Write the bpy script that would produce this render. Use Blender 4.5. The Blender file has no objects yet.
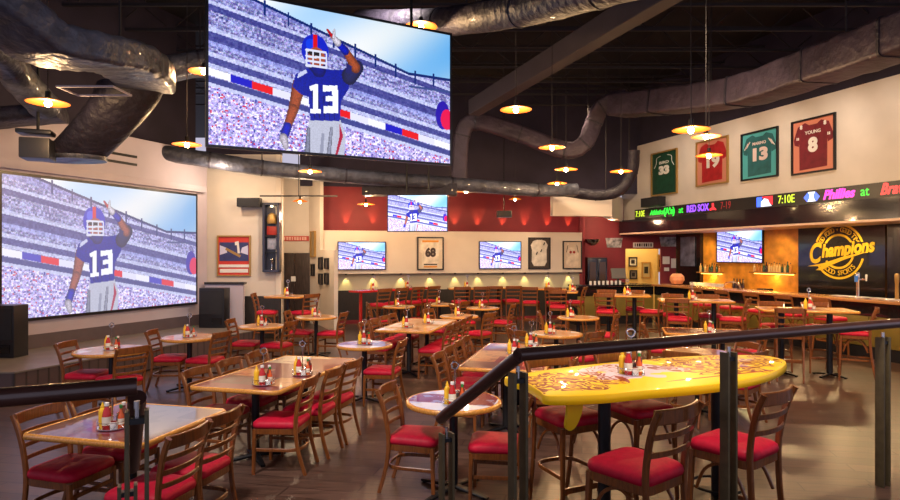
import bpy, bmesh, math, random
import numpy as np
from mathutils import Vector, Matrix
random.seed(7)
SC = bpy.context.scene
COL = SC.collection
F, H, HY = 620.0, 1.95, 254.0
R = math.radians

def gp(px, py, z=0.0):
    d = F * (H - z) / (py - HY)
    return Vector(((px - 450) * d / F, d, z))
def at(px, py, d):
    return Vector(((px - 450) * d / F, d, H - (py - HY) * d / F))

# ------------------------------------------------------------------ materials
def nt(name):
    m = bpy.data.materials.new(name); m.use_nodes = True
    t = m.node_tree; t.nodes.clear()
    o = t.nodes.new('ShaderNodeOutputMaterial'); b = t.nodes.new('ShaderNodeBsdfPrincipled')
    t.links.new(b.outputs[0], o.inputs[0])
    return m, t, b, o
def sset(b, **k):
    for n, v in k.items():
        n = n.replace('_', ' ')
        if n in b.inputs: b.inputs[n].default_value = v
def c4(c): return (c[0], c[1], c[2], 1.0)
def mat(name, col, rough=.5, metal=0., noise=0., scale=8., stretch=(1, 1, 1), bump=0., bscale=None, coat=0., coord='Object', spec=.5, emis=None, estr=0., alpha=None, trans=0.):
    m, t, b, o = nt(name)
    sset(b, Base_Color=c4(col), Roughness=rough, Metallic=metal, Coat_Weight=coat, Specular_IOR_Level=spec)
    if trans: sset(b, Transmission_Weight=trans)
    if emis: sset(b, Emission_Color=c4(emis), Emission_Strength=estr)
    if noise or bump:
        tc = t.nodes.new('ShaderNodeTexCoord'); mp = t.nodes.new('ShaderNodeMapping')
        mp.inputs['Scale'].default_value = stretch
        t.links.new(tc.outputs[coord], mp.inputs[0])
        nz = t.nodes.new('ShaderNodeTexNoise'); nz.inputs['Scale'].default_value = scale; nz.inputs['Detail'].default_value = 5
        t.links.new(mp.outputs[0], nz.inputs['Vector'])
        if noise:
            rp = t.nodes.new('ShaderNodeValToRGB')
            rp.color_ramp.elements[0].position = .3; rp.color_ramp.elements[1].position = .7
            rp.color_ramp.elements[0].color = c4([x * (1 - noise) for x in col])
            rp.color_ramp.elements[1].color = c4([min(1, x * (1 + noise)) for x in col])
            t.links.new(nz.outputs[0], rp.inputs[0]); t.links.new(rp.outputs[0], b.inputs['Base Color'])
        if bump:
            n2 = nz
            if bscale:
                n2 = t.nodes.new('ShaderNodeTexNoise'); n2.inputs['Scale'].default_value = bscale; n2.inputs['Detail'].default_value = 4
                t.links.new(mp.outputs[0], n2.inputs['Vector'])
            bp = t.nodes.new('ShaderNodeBump'); bp.inputs['Strength'].default_value = bump; bp.inputs['Distance'].default_value = .05
            t.links.new(n2.outputs[0], bp.inputs['Height']); t.links.new(bp.outputs[0], b.inputs['Normal'])
    return m
def emit(name, col, s):
    m, t, b, o = nt(name)
    sset(b, Base_Color=(0, 0, 0, 1), Emission_Color=c4(col), Emission_Strength=s, Roughness=.3)
    return m

M = {}
M['chairwood'] = mat('chair wood', (.185, .056, .011), .28, noise=.35, scale=14, stretch=(6, 6, .8), coat=.3)
M['redseat'] = mat('red vinyl', (.46, .004, .028), .55, noise=.12, scale=30, bump=.03, spec=.3)
M['edgewood'] = mat('bullnose wood', (.60, .26, .045), .25, noise=.25, scale=9, stretch=(8, 1, 8), coat=.5)
M['blackmetal'] = mat('black metal', (.012, .012, .014), .4, metal=.6)
M['darkmetal'] = mat('dark metal', (.035, .035, .038), .35, metal=.7)
M['postmetal'] = mat('bronze post metal', (.105, .080, .036), .5, metal=.1, noise=.2, scale=20)
M['railpaint'] = mat('brown gloss handrail', (.060, .024, .018), .3, coat=.5, noise=.2, scale=6)
M['chrome'] = mat('chrome', (.75, .75, .77), .15, metal=1.)
M['beige'] = mat('beige wall paint', (.66, .59, .51), .75, noise=.05, scale=2, bump=.03, bscale=60)
M['lilac'] = mat('pale wall paint', (.50, .45, .53), .75, noise=.05, scale=2)
M['cream'] = mat('cream wall paint', (.74, .66, .58), .7, noise=.03, scale=2)
M['redwall'] = mat('red wall paint', (.19, .010, .019), .6, noise=.08, scale=3)
M['darkwall'] = mat('dark upper wall paint', (.026, .020, .042), .8, noise=.2, scale=2)
M['ceil'] = mat('black ceiling deck', (.008, .006, .009), .85, noise=.3, scale=3)
M['joist'] = mat('painted steel joist', (.018, .014, .018), .6)
M['beam'] = mat('grey beam paint', (.050, .040, .054), .7, noise=.1, scale=3)
M['wainscot'] = mat('dark wood wainscot', (.022, .018, .016), .4, noise=.3, scale=8, stretch=(6, 6, .6), coat=.2)
M['basebd'] = mat('plum grey baseboard', (.11, .085, .10), .5, noise=.1, scale=5)
M['bandwall'] = mat('pale yellow band paint', (.50, .46, .36), .7)
M['foil'] = mat('crumpled grey duct wrap', (.060, .066, .098), .48, metal=.05, noise=.45, scale=5, stretch=(1, 1, 1), bump=1.0, bscale=7, coat=.15)
M['foildark'] = mat('dark duct wrap', (.020, .017, .032), .55, metal=.0, noise=.4, scale=4, bump=.8, bscale=9, coat=.05)
M['foilmauve'] = mat('mauve duct wrap', (.055, .040, .065), .5, metal=.15, noise=.3, scale=3, bump=.8, bscale=6)
M['blackplastic'] = mat('black plastic', (.010, .010, .013), .35)
M['blackcloth'] = mat('speaker grille cloth', (.018, .018, .022), .8, bump=.1, bscale=200, noise=.1)
M['black'] = mat('black gloss panel', (.008, .008, .010), .12, coat=.4)
M['soffit'] = mat('dark granite soffit', (.010, .010, .017), .12, noise=.5, scale=40, coat=.5)
M['soffitlip'] = mat('soffit underside cream', (.75, .55, .42), .5)
M['barwood'] = mat('bar counter wood', (.40, .17, .055), .25, noise=.25, scale=8, stretch=(8, 1, 8), coat=.5)
M['hightop'] = mat('high table wood top', (.42, .19, .065), .28, noise=.3, scale=9, stretch=(8, 1, 8), coat=.5)
M['olive'] = mat('olive gold bar panel', (.17, .12, .022), .45, noise=.15, scale=4)
M['gold'] = mat('amber glazed plaster', (.62, .27, .035), .35, noise=.35, scale=4, coat=.3)
M['yellowroom'] = mat('yellow room paint', (.78, .58, .22), .7)
M['white'] = mat('white paper', (.8, .78, .74), .6)
M['mustard'] = mat('mustard yellow plastic', (.85, .50, .02), .35)
M['ketchup'] = mat('ketchup red', (.50, .012, .01), .25, coat=.4)
M['hotsauce'] = mat('orange red hot sauce', (.65, .10, .01), .25, coat=.4)
M['green'] = mat('green cap', (.02, .22, .04), .4)
M['glass'] = mat('clear shaker glass', (.75, .75, .75), .08, spec=.7)
M['salt'] = mat('salt white', (.85, .84, .82), .5)
M['pepper'] = mat('pepper dark', (.06, .045, .04), .6)
M['label'] = mat('cream bottle label', (.82, .76, .62), .5)
M['rednumber'] = mat('dark red print', (.35, .02, .01), .4)
M['yellow'] = mat('yellow paint', (.90, .60, .006), .3)
M['bottle_green'] = mat('dark green bottle glass', (.02, .07, .03), .1, coat=.5)
M['bottle_amber'] = mat('amber bottle glass', (.55, .22, .03), .1, coat=.5)
M['bottle_clear'] = mat('pale bottle glass', (.62, .42, .16), .1, coat=.5)
M['bottle_dark'] = mat('dark wine bottle glass', (.03, .01, .008), .1, coat=.5)
M['silverpaper'] = mat('silver grey print', (.35, .35, .36), .5)
M['orange'] = mat('pale orange rind', (.70, .30, .14), .5, noise=.15, scale=10)
M['redpaint'] = mat('glossy red counter', (.52, .02, .02), .25, coat=.4)
M['doordark'] = mat('dark stained door', (.035, .022, .022), .3, noise=.5, scale=6, stretch=(5, 5, .7), coat=.4)
M['goldframe'] = mat('gold frame', (.45, .27, .08), .35, metal=.4)
M['bulb'] = emit('lamp bulb glow', (1, .72, .32), 60)
M['bulbsmall'] = emit('small lamp glow', (1, .75, .4), 12)

def shade_mat():
    m, t, b, o = nt('amber lamp shade glass')
    sset(b, Base_Color=(.26, .038, .001, 1), Roughness=.5, Emission_Color=(1, .25, .004, 1), Emission_Strength=.55)
    return m
M['shade'] = shade_mat()

def floor_mat():
    m, t, b, o = nt('wood look floor tile')
    N = t.nodes.new; L = t.links.new
    tc = N('ShaderNodeTexCoord'); mp = N('ShaderNodeMapping'); mp.inputs['Rotation'].default_value[2] = R(12)
    L(tc.outputs['Object'], mp.inputs[0])
    br = N('ShaderNodeTexBrick'); br.inputs['Scale'].default_value = 1.0
    br.inputs['Brick Width'].default_value = 1.2; br.inputs['Row Height'].default_value = .2
    br.inputs['Mortar Size'].default_value = .006; br.inputs['Bias'].default_value = 0.
    br.inputs['Color1'].default_value = (.062, .036, .026, 1); br.inputs['Color2'].default_value = (.100, .058, .043, 1)
    br.inputs['Mortar'].default_value = (.022, .012, .010, 1)
    L(mp.outputs[0], br.inputs['Vector'])
    m2 = N('ShaderNodeMapping'); m2.inputs['Scale'].default_value = (1.2, 14, 1); m2.inputs['Rotation'].default_value[2] = R(12)
    L(tc.outputs['Object'], m2.inputs[0])
    nz = N('ShaderNodeTexNoise'); nz.inputs['Scale'].default_value = 2.2; nz.inputs['Detail'].default_value = 6; nz.inputs['Roughness'].default_value = .65
    L(m2.outputs[0], nz.inputs['Vector'])
    rp = N('ShaderNodeValToRGB'); rp.color_ramp.elements[0].position = .3; rp.color_ramp.elements[1].position = .72
    rp.color_ramp.elements[0].color = (.42, .42, .42, 1); rp.color_ramp.elements[1].color = (1.5, 1.42, 1.42, 1)
    L(nz.outputs[0], rp.inputs[0])
    mx = N('ShaderNodeMix'); mx.data_type = 'RGBA'; mx.blend_type = 'MULTIPLY'; mx.inputs[0].default_value = 1.
    L(br.outputs[0], mx.inputs[6]); L(rp.outputs[0], mx.inputs[7])
    L(mx.outputs[2], b.inputs['Base Color'])
    r2 = N('ShaderNodeMapRange'); r2.inputs['To Min'].default_value = .24; r2.inputs['To Max'].default_value = .42
    L(nz.outputs[0], r2.inputs[0]); L(r2.outputs[0], b.inputs['Roughness'])
    bp = N('ShaderNodeBump'); bp.inputs['Strength'].default_value = .07; bp.inputs['Distance'].default_value = .01
    L(nz.outputs[0], bp.inputs['Height']); L(bp.outputs[0], b.inputs['Normal'])
    return m
M['floor'] = floor_mat()

def stage_mat():
    m, t, b, o = nt('stage fascia boards')
    N = t.nodes.new; L = t.links.new
    tc = N('ShaderNodeTexCoord'); mp = N('ShaderNodeMapping'); mp.inputs['Rotation'].default_value[2] = R(-70)
    L(tc.outputs['Object'], mp.inputs[0])
    wv = N('ShaderNodeTexWave'); wv.inputs['Scale'].default_value = 2.; wv.inputs['Distortion'].default_value = .5
    L(mp.outputs[0], wv.inputs['Vector'])
    rp = N('ShaderNodeValToRGB'); rp.color_ramp.elements[0].position = 0; rp.color_ramp.elements[1].position = .15
    rp.color_ramp.elements[0].color = (.03, .02, .02, 1); rp.color_ramp.elements[1].color = (.085, .055, .055, 1)
    L(wv.outputs[0], rp.inputs[0]); L(rp.outputs[0], b.inputs['Base Color'])
    sset(b, Roughness=.5)
    return m
M['fascia'] = stage_mat()

def collage(name, seed, base, cols, sc=2.2, coat=.6):
    """printed collage under a clear gloss"""
    m, t, b, o = nt(name)
    N = t.nodes.new; L = t.links.new
    tc = N('ShaderNodeTexCoord'); mp = N('ShaderNodeMapping'); mp.inputs['Location'].default_value = (seed * 1.37, seed * .71, 0)
    L(tc.outputs['Object'], mp.inputs[0])
    br = N('ShaderNodeTexBrick'); br.inputs['Scale'].default_value = sc; br.inputs['Mortar Size'].default_value = 0.
    br.inputs['Brick Width'].default_value = .9; br.inputs['Row Height'].default_value = .62
    br.inputs['Color1'].default_value = (0, 0, 0, 1); br.inputs['Color2'].default_value = (1, 1, 1, 1)
    L(mp.outputs[0], br.inputs['Vector'])
    rp = N('ShaderNodeValToRGB'); rp.color_ramp.interpolation = 'CONSTANT'
    e = rp.color_ramp.elements
    e[0].position = 0; e[0].color = c4(cols[0]); e[1].position = 1. / len(cols); e[1].color = c4(cols[1])
    for i in range(2, len(cols)):
        x = e.new(i / len(cols)); x.color = c4(cols[i])
    L(br.outputs[0], rp.inputs[0])
    nz = N('ShaderNodeTexNoise'); nz.inputs['Scale'].default_value = 9; nz.inputs['Detail'].default_value = 3
    L(mp.outputs[0], nz.inputs['Vector'])
    r2 = N('ShaderNodeValToRGB'); r2.color_ramp.interpolation = 'CONSTANT'
    r2.color_ramp.elements[0].color = (0, 0, 0, 1); r2.color_ramp.elements[1].position = .58; r2.color_ramp.elements[1].color = (1, 1, 1, 1)
    L(nz.outputs[0], r2.inputs[0])
    mx = N('ShaderNodeMix'); mx.data_type = 'RGBA'; mx.inputs[7].default_value = c4(base)
    mul = N('ShaderNodeMath'); mul.operation = 'MULTIPLY'; mul.inputs[1].default_value = .55
    L(r2.outputs[0], mul.inputs[0]); L(mul.outputs[0], mx.inputs[0]); L(rp.outputs[0], mx.inputs[6])
    L(mx.outputs[2], b.inputs['Base Color'])
    sset(b, Roughness=.3, Coat_Weight=coat, Coat_Roughness=.04, Specular_IOR_Level=.2)
    return m
MAR, TAN, NAVY, CRM, BRN, WHT, BLU = (.17, .005, .008), (.50, .23, .08), (.03, .04, .14), (.62, .48, .32), (.10, .035, .02), (.7, .68, .7), (.30, .38, .62)
M['top_a'] = collage('collage top a', 1, BRN, [BRN, (.16, .07, .05), MAR, BRN], 2.2, 1.)
M['top_b'] = collage('collage top b', 2, MAR, [TAN, MAR, BRN, CRM, MAR], 1.7)
M['top_c'] = collage('collage top c', 3, CRM, [CRM, TAN, WHT, TAN], 2.5)
M['top_d'] = collage('collage top d', 5, BLU, [WHT, BLU, MAR, WHT, MAR], 2.0)
M['top_e'] = collage('collage top e', 4, BRN, [MAR, BRN, MAR, TAN], 1.6)

# ------------------------------------------------------------------ mesh builder
class MB:
    def __init__(s): s.bm = bmesh.new()
    def box(s, c, size, rot=None, bev=0.):
        g = bmesh.ops.create_cube(s.bm, size=1.0)
        vs = g['verts']
        mt = Matrix.Diagonal((size[0], size[1], size[2], 1))
        if rot is not None: mt = rot.to_4x4() @ mt
        mt = Matrix.Translation(Vector(c)) @ mt
        bmesh.ops.transform(s.bm, matrix=mt, verts=vs)
        if bev:
            es = list({e for v in vs for e in v.link_edges})
            bmesh.ops.bevel(s.bm, geom=es, offset=bev, segments=2, affect='EDGES', profile=.7)
        return s
    def cyl(s, c, r, h, r2=None, seg=20, axis='Z', cap=True):
        """c = centre of the base"""
        r2 = r if r2 is None else r2
        g = bmesh.ops.create_cone(s.bm, cap_ends=cap, segments=seg, radius1=r, radius2=r2, depth=h)
        mt = Matrix.Translation((0, 0, h / 2))
        if axis == 'X': mt = Matrix.Rotation(R(90), 4, 'Y') @ mt
        if axis == 'Y': mt = Matrix.Rotation(R(-90), 4, 'X') @ mt
        bmesh.ops.transform(s.bm, matrix=Matrix.Translation(Vector(c)) @ mt, verts=g['verts'])
        return s
    def lathe(s, prof, c=(0, 0, 0), seg=20):
        c = Vector(c); rings = []
        for r, z in prof:
            if r < 1e-5: rings.append([s.bm.verts.new(c + Vector((0, 0, z)))])
            else: rings.append([s.bm.verts.new(c + Vector((r * math.cos(2 * math.pi * i / seg), r * math.sin(2 * math.pi * i / seg), z))) for i in range(seg)])
        for a, b in zip(rings, rings[1:]):
            for i in range(seg):
                j = (i + 1) % seg
                if len(a) == 1 and len(b) == 1: continue
                if len(a) == 1: s.bm.faces.new((a[0], b[j], b[i]))
                elif len(b) == 1: s.bm.faces.new((a[i], a[j], b[0]))
                else: s.bm.faces.new((a[i], a[j], b[j], b[i]))
        return s
    def sweep(s, path, prof, up=(0, 0, 1), closed=False, scales=None):
        """profile points (side, up) swept along the path"""
        P = [Vector(p) for p in path]; n = len(P); up = Vector(up); rings = []
        for i in range(n):
            a = P[i - 1] if (i > 0 or closed) else P[i]; b = P[(i + 1) % n] if (i < n - 1 or closed) else P[i]
            t = (b - a).normalized()
            sd = t.cross(up)
            if sd.length < 1e-4: sd = t.cross(Vector((0, 1, 0)))
            sd.normalize(); u = sd.cross(t).normalized()
            k = scales[i] if scales else 1.
            rings.append([s.bm.verts.new(P[i] + sd * x * k + u * y * k) for x, y in prof])
        m = len(prof)
        rr = list(zip(rings, rings[1:]))
        if closed: rr.append((rings[-1], rings[0]))
        for a, b in rr:
            for i in range(m):
                j = (i + 1) % m
                s.bm.faces.new((a[i], a[j], b[j], b[i]))
        if not closed:
            s.bm.faces.new(rings[0][::-1]); s.bm.faces.new(rings[-1])
        return s
    def prism(s, pts, z0, z1, mtx=None, inset=0.):
        """outline (x, y) from z0 up to z1"""
        a = [s.bm.verts.new((x, y, z0)) for x, y in pts]; b = [s.bm.verts.new((x, y, z1)) for x, y in pts]
        n = len(pts)
        s.bm.faces.new(a[::-1]); s.bm.faces.new(b)
        for i in range(n): s.bm.faces.new((a[i], a[(i + 1) % n], b[(i + 1) % n], b[i]))
        if mtx is not None: bmesh.ops.transform(s.bm, matrix=mtx, verts=a + b)
        return s
    def xzplate(s, pts, y0, y1):
        """outline (x, z) on a wall face, from y0 to y1"""
        a = [s.bm.verts.new((x, y0, z)) for x, z in pts]; b = [s.bm.verts.new((x, y1, z)) for x, z in pts]
        n = len(pts)
        s.bm.faces.new(a); s.bm.faces.new(b[::-1])
        for i in range(n): s.bm.faces.new((a[(i + 1) % n], a[i], b[i], b[(i + 1) % n]))
        return s
    def mesh(s, me, mtx):
        n0 = len(s.bm.verts); s.bm.from_mesh(me); s.bm.verts.ensure_lookup_table()
        bmesh.ops.transform(s.bm, matrix=mtx, verts=s.bm.verts[n0:])
        return s
    def build(s, name, m, parent=None, smooth=True, loc=None, angle=35):
        bmesh.ops.recalc_face_normals(s.bm, faces=s.bm.faces)
        me = bpy.data.meshes.new(name)
        if smooth:
            for f in s.bm.faces: f.smooth = True
            for e in s.bm.edges:
                if len(e.link_faces) == 2 and e.calc_face_angle(0) > R(angle): e.smooth = False
        s.bm.to_mesh(me); s.bm.free()
        me.materials.append(M[m] if isinstance(m, str) else m)
        o = bpy.data.objects.new(name, me); COL.objects.link(o)
        if parent is not None: o.parent = parent
        if loc is not None: o.location = loc
        return o

def circ(r, n=10, ry=None): return [(r * math.cos(2 * math.pi * i / n), (ry or r) * math.sin(2 * math.pi * i / n)) for i in range(n)]
def rect(w, h, b=0.):
    if not b: return [(-w / 2, -h / 2), (w / 2, -h / 2), (w / 2, h / 2), (-w / 2, h / 2)]
    x, y = w / 2, h / 2
    return [(-x + b, -y), (x - b, -y), (x, -y + b), (x, y - b), (x - b, y), (-x + b, y), (-x, y - b), (-x, -y + b)]
def rrect(w, h, r, n=4):
    o = []
    for cx, cy, a0 in ((w / 2 - r, h / 2 - r, 0), (-w / 2 + r, h / 2 - r, 90), (-w / 2 + r, -h / 2 + r, 180), (w / 2 - r, -h / 2 + r, 270)):
        for i in range(n + 1):
            a = R(a0 + 90 * i / n); o.append((cx + r * math.cos(a), cy + r * math.sin(a)))
    return o
def smoothpath(P, n=6, closed=False):
    P = [Vector(p) for p in P]; o = []; N = len(P)
    for i in range(N if closed else N - 1):
        if closed: a, b, c, d = P[(i - 1) % N], P[i], P[(i + 1) % N], P[(i + 2) % N]
        else: a, b, c, d = P[max(i - 1, 0)], P[i], P[i + 1], P[min(i + 2, N - 1)]
        for k in range(n):
            t = k / n
            o.append(.5 * ((2 * b) + (c - a) * t + (2 * a - 5 * b + 4 * c - d) * t * t + (3 * b - a - 3 * c + d) * t ** 3))
    if not closed: o.append(P[-1])
    return o

def tag(o, label=None, cat=None, group=None, kind=None):
    if label: o['label'] = label
    if cat: o['category'] = cat
    if group: o['group'] = group
    if kind: o['kind'] = kind
    return o
def thing(name, label, cat, loc=(0, 0, 0), rz=0., group=None):
    o = bpy.data.objects.new(name, None); o.empty_display_size = .1; COL.objects.link(o)
    o.location = loc; o.rotation_euler = (0, 0, rz)
    return tag(o, label, cat, group)
KIDS = {}
def copy_tree(o, parent=None):
    c = o.copy(); COL.objects.link(c)
    if parent is not None: c.parent = parent
    for ch in KIDS[o.name]:
        copy_tree(ch, c)
    return c
PROTO = {}
def place(key, maker, loc, rz, label, cat, group=None, scale=None):
    if key not in PROTO:
        o = maker(); PROTO[key] = o
        def snap(x):
            KIDS[x.name] = list(x.children)
            for y in KIDS[x.name]: snap(y)
        snap(o)
    else: o = copy_tree(PROTO[key])
    o.location = loc; o.rotation_euler = (0, 0, rz)
    if scale: o.scale = scale
    return tag(o, label, cat, group)
def struct(o): o['kind'] = 'structure'; return o

def text_me(s, size=1., extrude=.004, align='CENTER', space=1., bold=0., shear=0.):
    cu = bpy.data.curves.new('t', 'FONT'); cu.body = s; cu.size = size; cu.extrude = extrude
    cu.align_x = align; cu.align_y = 'CENTER'; cu.space_character = space; cu.offset = bold; cu.shear = shear
    cu.resolution_u = 4
    o = bpy.data.objects.new('t', cu); COL.objects.link(o)
    bpy.context.view_layer.update()
    me = bpy.data.meshes.new_from_object(o.evaluated_get(bpy.context.evaluated_depsgraph_get()))
    bpy.data.objects.remove(o); bpy.data.curves.remove(cu)
    return me
UP = Matrix.Rotation(R(90), 4, 'X')     # text lying in xy -> standing in xz, facing -y
def wall_text(mb, s, x, y, z, size, w=None, rot=0., **k):
    """letters standing on a wall face; w squeezes to a width"""
    me = text_me(s, size, **k)
    sx = 1.
    if w and len(me.vertices):
        xs = [v.co.x for v in me.vertices]; sx = w / max(1e-4, max(xs) - min(xs))
    mb.mesh(me, Matrix.Translation((x, y, z)) @ UP @ Matrix.Rotation(rot, 4, 'Z') @ Matrix.Diagonal((sx, 1, 1, 1)))
    bpy.data.meshes.remove(me)
# ------------------------------------------------------------------ camera
cam = bpy.data.cameras.new('camera'); cam.sensor_width = 36; cam.lens = 36 * F / 900; cam.shift_y = 4 / 900; cam.clip_end = 200; cam.clip_start = .05
co = bpy.data.objects.new('camera', cam); COL.objects.link(co); co.location = (0, 0, H); co.rotation_euler = (R(90), 0, 0)
SC.camera = co

# ------------------------------------------------------------------ chairs
def make_seat(sz, top, stool=False):
    """faces +Y, origin on the floor below the seat centre"""
    t = thing('bar_stool' if stool else 'dining_chair', '', 'chair')
    hw = .19; fw = .195
    fy = .19; ry = -.19
    # cushion
    mb = MB(); b = mb.bm
    out = rrect(.43, .42, .07, 5); n = len(out)
    prof = [(.90, sz - .056), (.985, sz - .050), (1.01, sz - .030), (.985, sz - .006), (.90, sz + .010), (.65, sz + .022), (.3, sz + .027)]
    rings = [[b.verts.new((x * k * (1.0 if y > 0 else .93), y * k, z)) for x, y in out] for k, z in prof]
    for a, c in zip(rings, rings[1:]):
        for i in range(n): b.faces.new((a[i], a[(i + 1) % n], c[(i + 1) % n], c[i]))
    b.faces.new(rings[0][::-1]); b.faces.new(rings[-1])
    mb.build('seat_cushion', 'redseat', t, angle=80)
    # frame under the cushion
    mb = MB()
    ring = [(x * .93 * (1 if y > 0 else .93), y * .93) for x, y in out]
    mb.sweep([(x, y, sz - .075) for x, y in ring], rect(.022, .055, .004), closed=True)
    mb.build('seat_frame', 'chairwood', t)
    # front legs
    for s in (-1, 1):
        spl = .012 if stool else 0
        mb = MB().sweep([(s * (fw + spl), fy + spl, 0), (s * fw * .97, fy - .01, sz - .06)], rect(.034, .034, .005), up=(0, 1, 0), scales=[.75, 1.])
        mb.build('leg', 'chairwood', t)
    # rear legs running up into back posts
    bh = top - sz
    for s in (-1, 1):
        pth = smoothpath([(s * .175, ry - .085, 0), (s * .180, ry - .02, sz * .5), (s * .183, ry, sz - .04), (s * .190, ry - .018, sz + bh * .35), (s * .197, ry - .05, sz + bh * .7), (s * .203, ry - .095, top - .005)], 3)
        n = len(pth)
        mb = MB().sweep(pth, rect(.026, .036, .005), up=(0, 1, 0), scales=[.85 + .15 * min(1, i / 6) for i in range(n)])
        mb.build('leg', 'chairwood', t)
    def arc(z, yb, bow, hw_):
        return [(hw_ * (i / 5 - 1), yb - bow * (1 - (i / 5 - 1) ** 2), z) for i in range(11)]
    def yb(z):
        k = (z - sz) / bh
        return ry - .018 - .08 * max(0, k - .2)
    mb = MB(); mb.sweep(arc(top - .038, yb(top - .038) + .003, .045, .205), rect(.02, .082, .006)); mb.build('top_rail', 'chairwood', t)
    for k in ((.64, .41, .19) if not stool else (.60, .33)):
        z = sz + bh * k
        mb = MB(); mb.sweep(arc(z, yb(z), .035, .192), rect(.012, .032, .004)); mb.build('back_slat', 'chairwood', t)
    # bentwood hoop tying the legs
    z = .33 if stool else .215
    hoop = smoothpath([(-.185, .18, z), (-.178, 0, z), (-.165, -.15, z), (-.09, -.215, z), (.09, -.215, z), (.165, -.15, z), (.178, 0, z), (.185, .18, z)], 4)
    mb = MB().sweep(hoop, rect(.016, .03, .004)); mb.build('bentwood_stretcher', 'chairwood', t)
    if stool:
        mb = MB().box((0, .195, .25), (.37, .022, .04), bev=.004); mb.build('foot_rail', 'chairwood', t)
        for s in (-1, 1):
            MB().sweep(smoothpath([(s * .19, .15, sz - .30), (s * .178, .1, sz - .17), (s * .165, 0, sz - .115), (s * .165, -.1, sz - .17), (s * .17, -.165, sz - .30)], 4), rect(.014, .02, .003)).build('arched_brace', 'chairwood', t)
    else:
        mb = MB().box((0, .185, .30), (.36, .018, .028), bev=.004); mb.build('front_stretcher', 'chairwood', t)
    return t
def chair(x, y, heading, label, group=None, stool=False):
    return place('stool' if stool else 'chair', (lambda: make_seat(.755, 1.13, True)) if stool else (lambda: make_seat(.46, .845)),
                 (x, y, 0), R(heading - 90), label, 'bar stool' if stool else 'chair', group)

# ------------------------------------------------------------------ condiments
def make_caddy():
    t = thing('condiment_caddy', '', 'caddy')
    mb = MB().cyl((0, 0, .004), .100, .004, seg=24); mb.build('base_plate', 'chrome', t)
    for z in (.05,):
        MB().sweep([(.098 * math.cos(a * math.pi / 10), .098 * math.sin(a * math.pi / 10), z) for a in range(20)], circ(.0022, 6), closed=True).build('wire_ring', 'chrome', t)
    MB().sweep([(.097 * math.cos(k * math.pi / 8), .097 * math.sin(k * math.pi / 8), .006 if k % 2 else .05) for k in range(16)], circ(.0018, 5), closed=True).build('wire_lattice', 'chrome', t)
    mb = MB().cyl((0, 0, .006), .006, .275, seg=8)
    mb.sweep([(.028 * math.cos(a * math.pi / 8), 0, .305 + .028 * math.sin(a * math.pi / 8)) for a in range(16)], circ(.0068, 6), up=(0, 1, 0), closed=True)
    mb.build('ring_handle', 'chrome', t)
    return t
def make_ketchup():
    t = thing('ketchup_bottle', '', 'bottle')
    MB().lathe([(0, 0), (.027, 0), (.031, .012), (.031, .09), (.026, .12), (.014, .155), (.013, .165)], seg=18).build('bottle_body', 'ketchup', t)
    MB().lathe([(.0135, .163), (.0165, .165), (.016, .187), (0, .19)], seg=14).build('cap', 'white', t)
    MB().lathe([(.0318, .028), (.0318, .088)], seg=18).build('paper_label', 'label', t)
    return t
def make_mustard():
    t = thing('mustard_bottle', '', 'bottle')
    MB().lathe([(0, 0), (.024, 0), (.027, .01), (.027, .11), (.022, .13), (.013, .142)], seg=18).build('bottle_body', 'mustard', t)
    MB().lathe([(.0135, .14), (.015, .15), (.008, .165), (.003, .182), (0, .183)], seg=12).build('nozzle_cap', 'mustard', t)
    return t
def make_hot():
    t = thing('hot_sauce_bottle', '', 'bottle')
    MB().lathe([(0, 0), (.019, 0), (.021, .008), (.021, .075), (.010, .105), (.008, .135)], seg=16).build('bottle_body', 'hotsauce', t)
    MB().lathe([(.0095, .133), (.0115, .135), (.0115, .158), (0, .16)], seg=12).build('cap', 'green', t)
    MB().lathe([(.0216, .018), (.0216, .06)], seg=16).build('paper_label', 'label', t)
    return t
def make_shaker(k):
    def f():
        t = thing(k + '_shaker', '', 'shaker')
        MB().lathe([(0, 0), (.018, 0), (.020, .006), (.017, .06), (.014, .07)], seg=12).build('jar', 'glass' if k == 'salt' else 'pepper', t)
        MB().lathe([(.0155, .068), (.0165, .07), (.0155, .082), (0, .09)], seg=12).build('metal_cap', 'chrome', t)
        return t
    return f
def make_packets():
    t = thing('packet_box', '', 'packets')
    MB().box((0, 0, .028), (.05, .034, .056), bev=.002).build('holder', 'white', t)
    mb = MB()
    for k in range(5): mb.box((-.018 + k * .009, 0, .058), (.0015, .028, .02), rot=Matrix.Rotation(R(6 * k - 12), 4, 'Y'))
    mb.build('packets', 'rednumber', t)
    return t
def make_steak():
    t = thing('brown_sauce_bottle', '', 'bottle')
    MB().lathe([(0, 0), (.022, 0), (.024, .008), (.024, .10), (.012, .125), (.011, .145)], seg=16).build('bottle_body', mat('brown sauce', (.16, .035, .012), .25, coat=.4), t)
    MB().lathe([(.013, .143), (.0145, .145), (.0145, .165), (0, .167)], seg=12).build('cap', 'white', t)
    MB().lathe([(.0246, .03), (.0246, .085)], seg=16).build('paper_label', 'ketchup', t)
    return t
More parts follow.
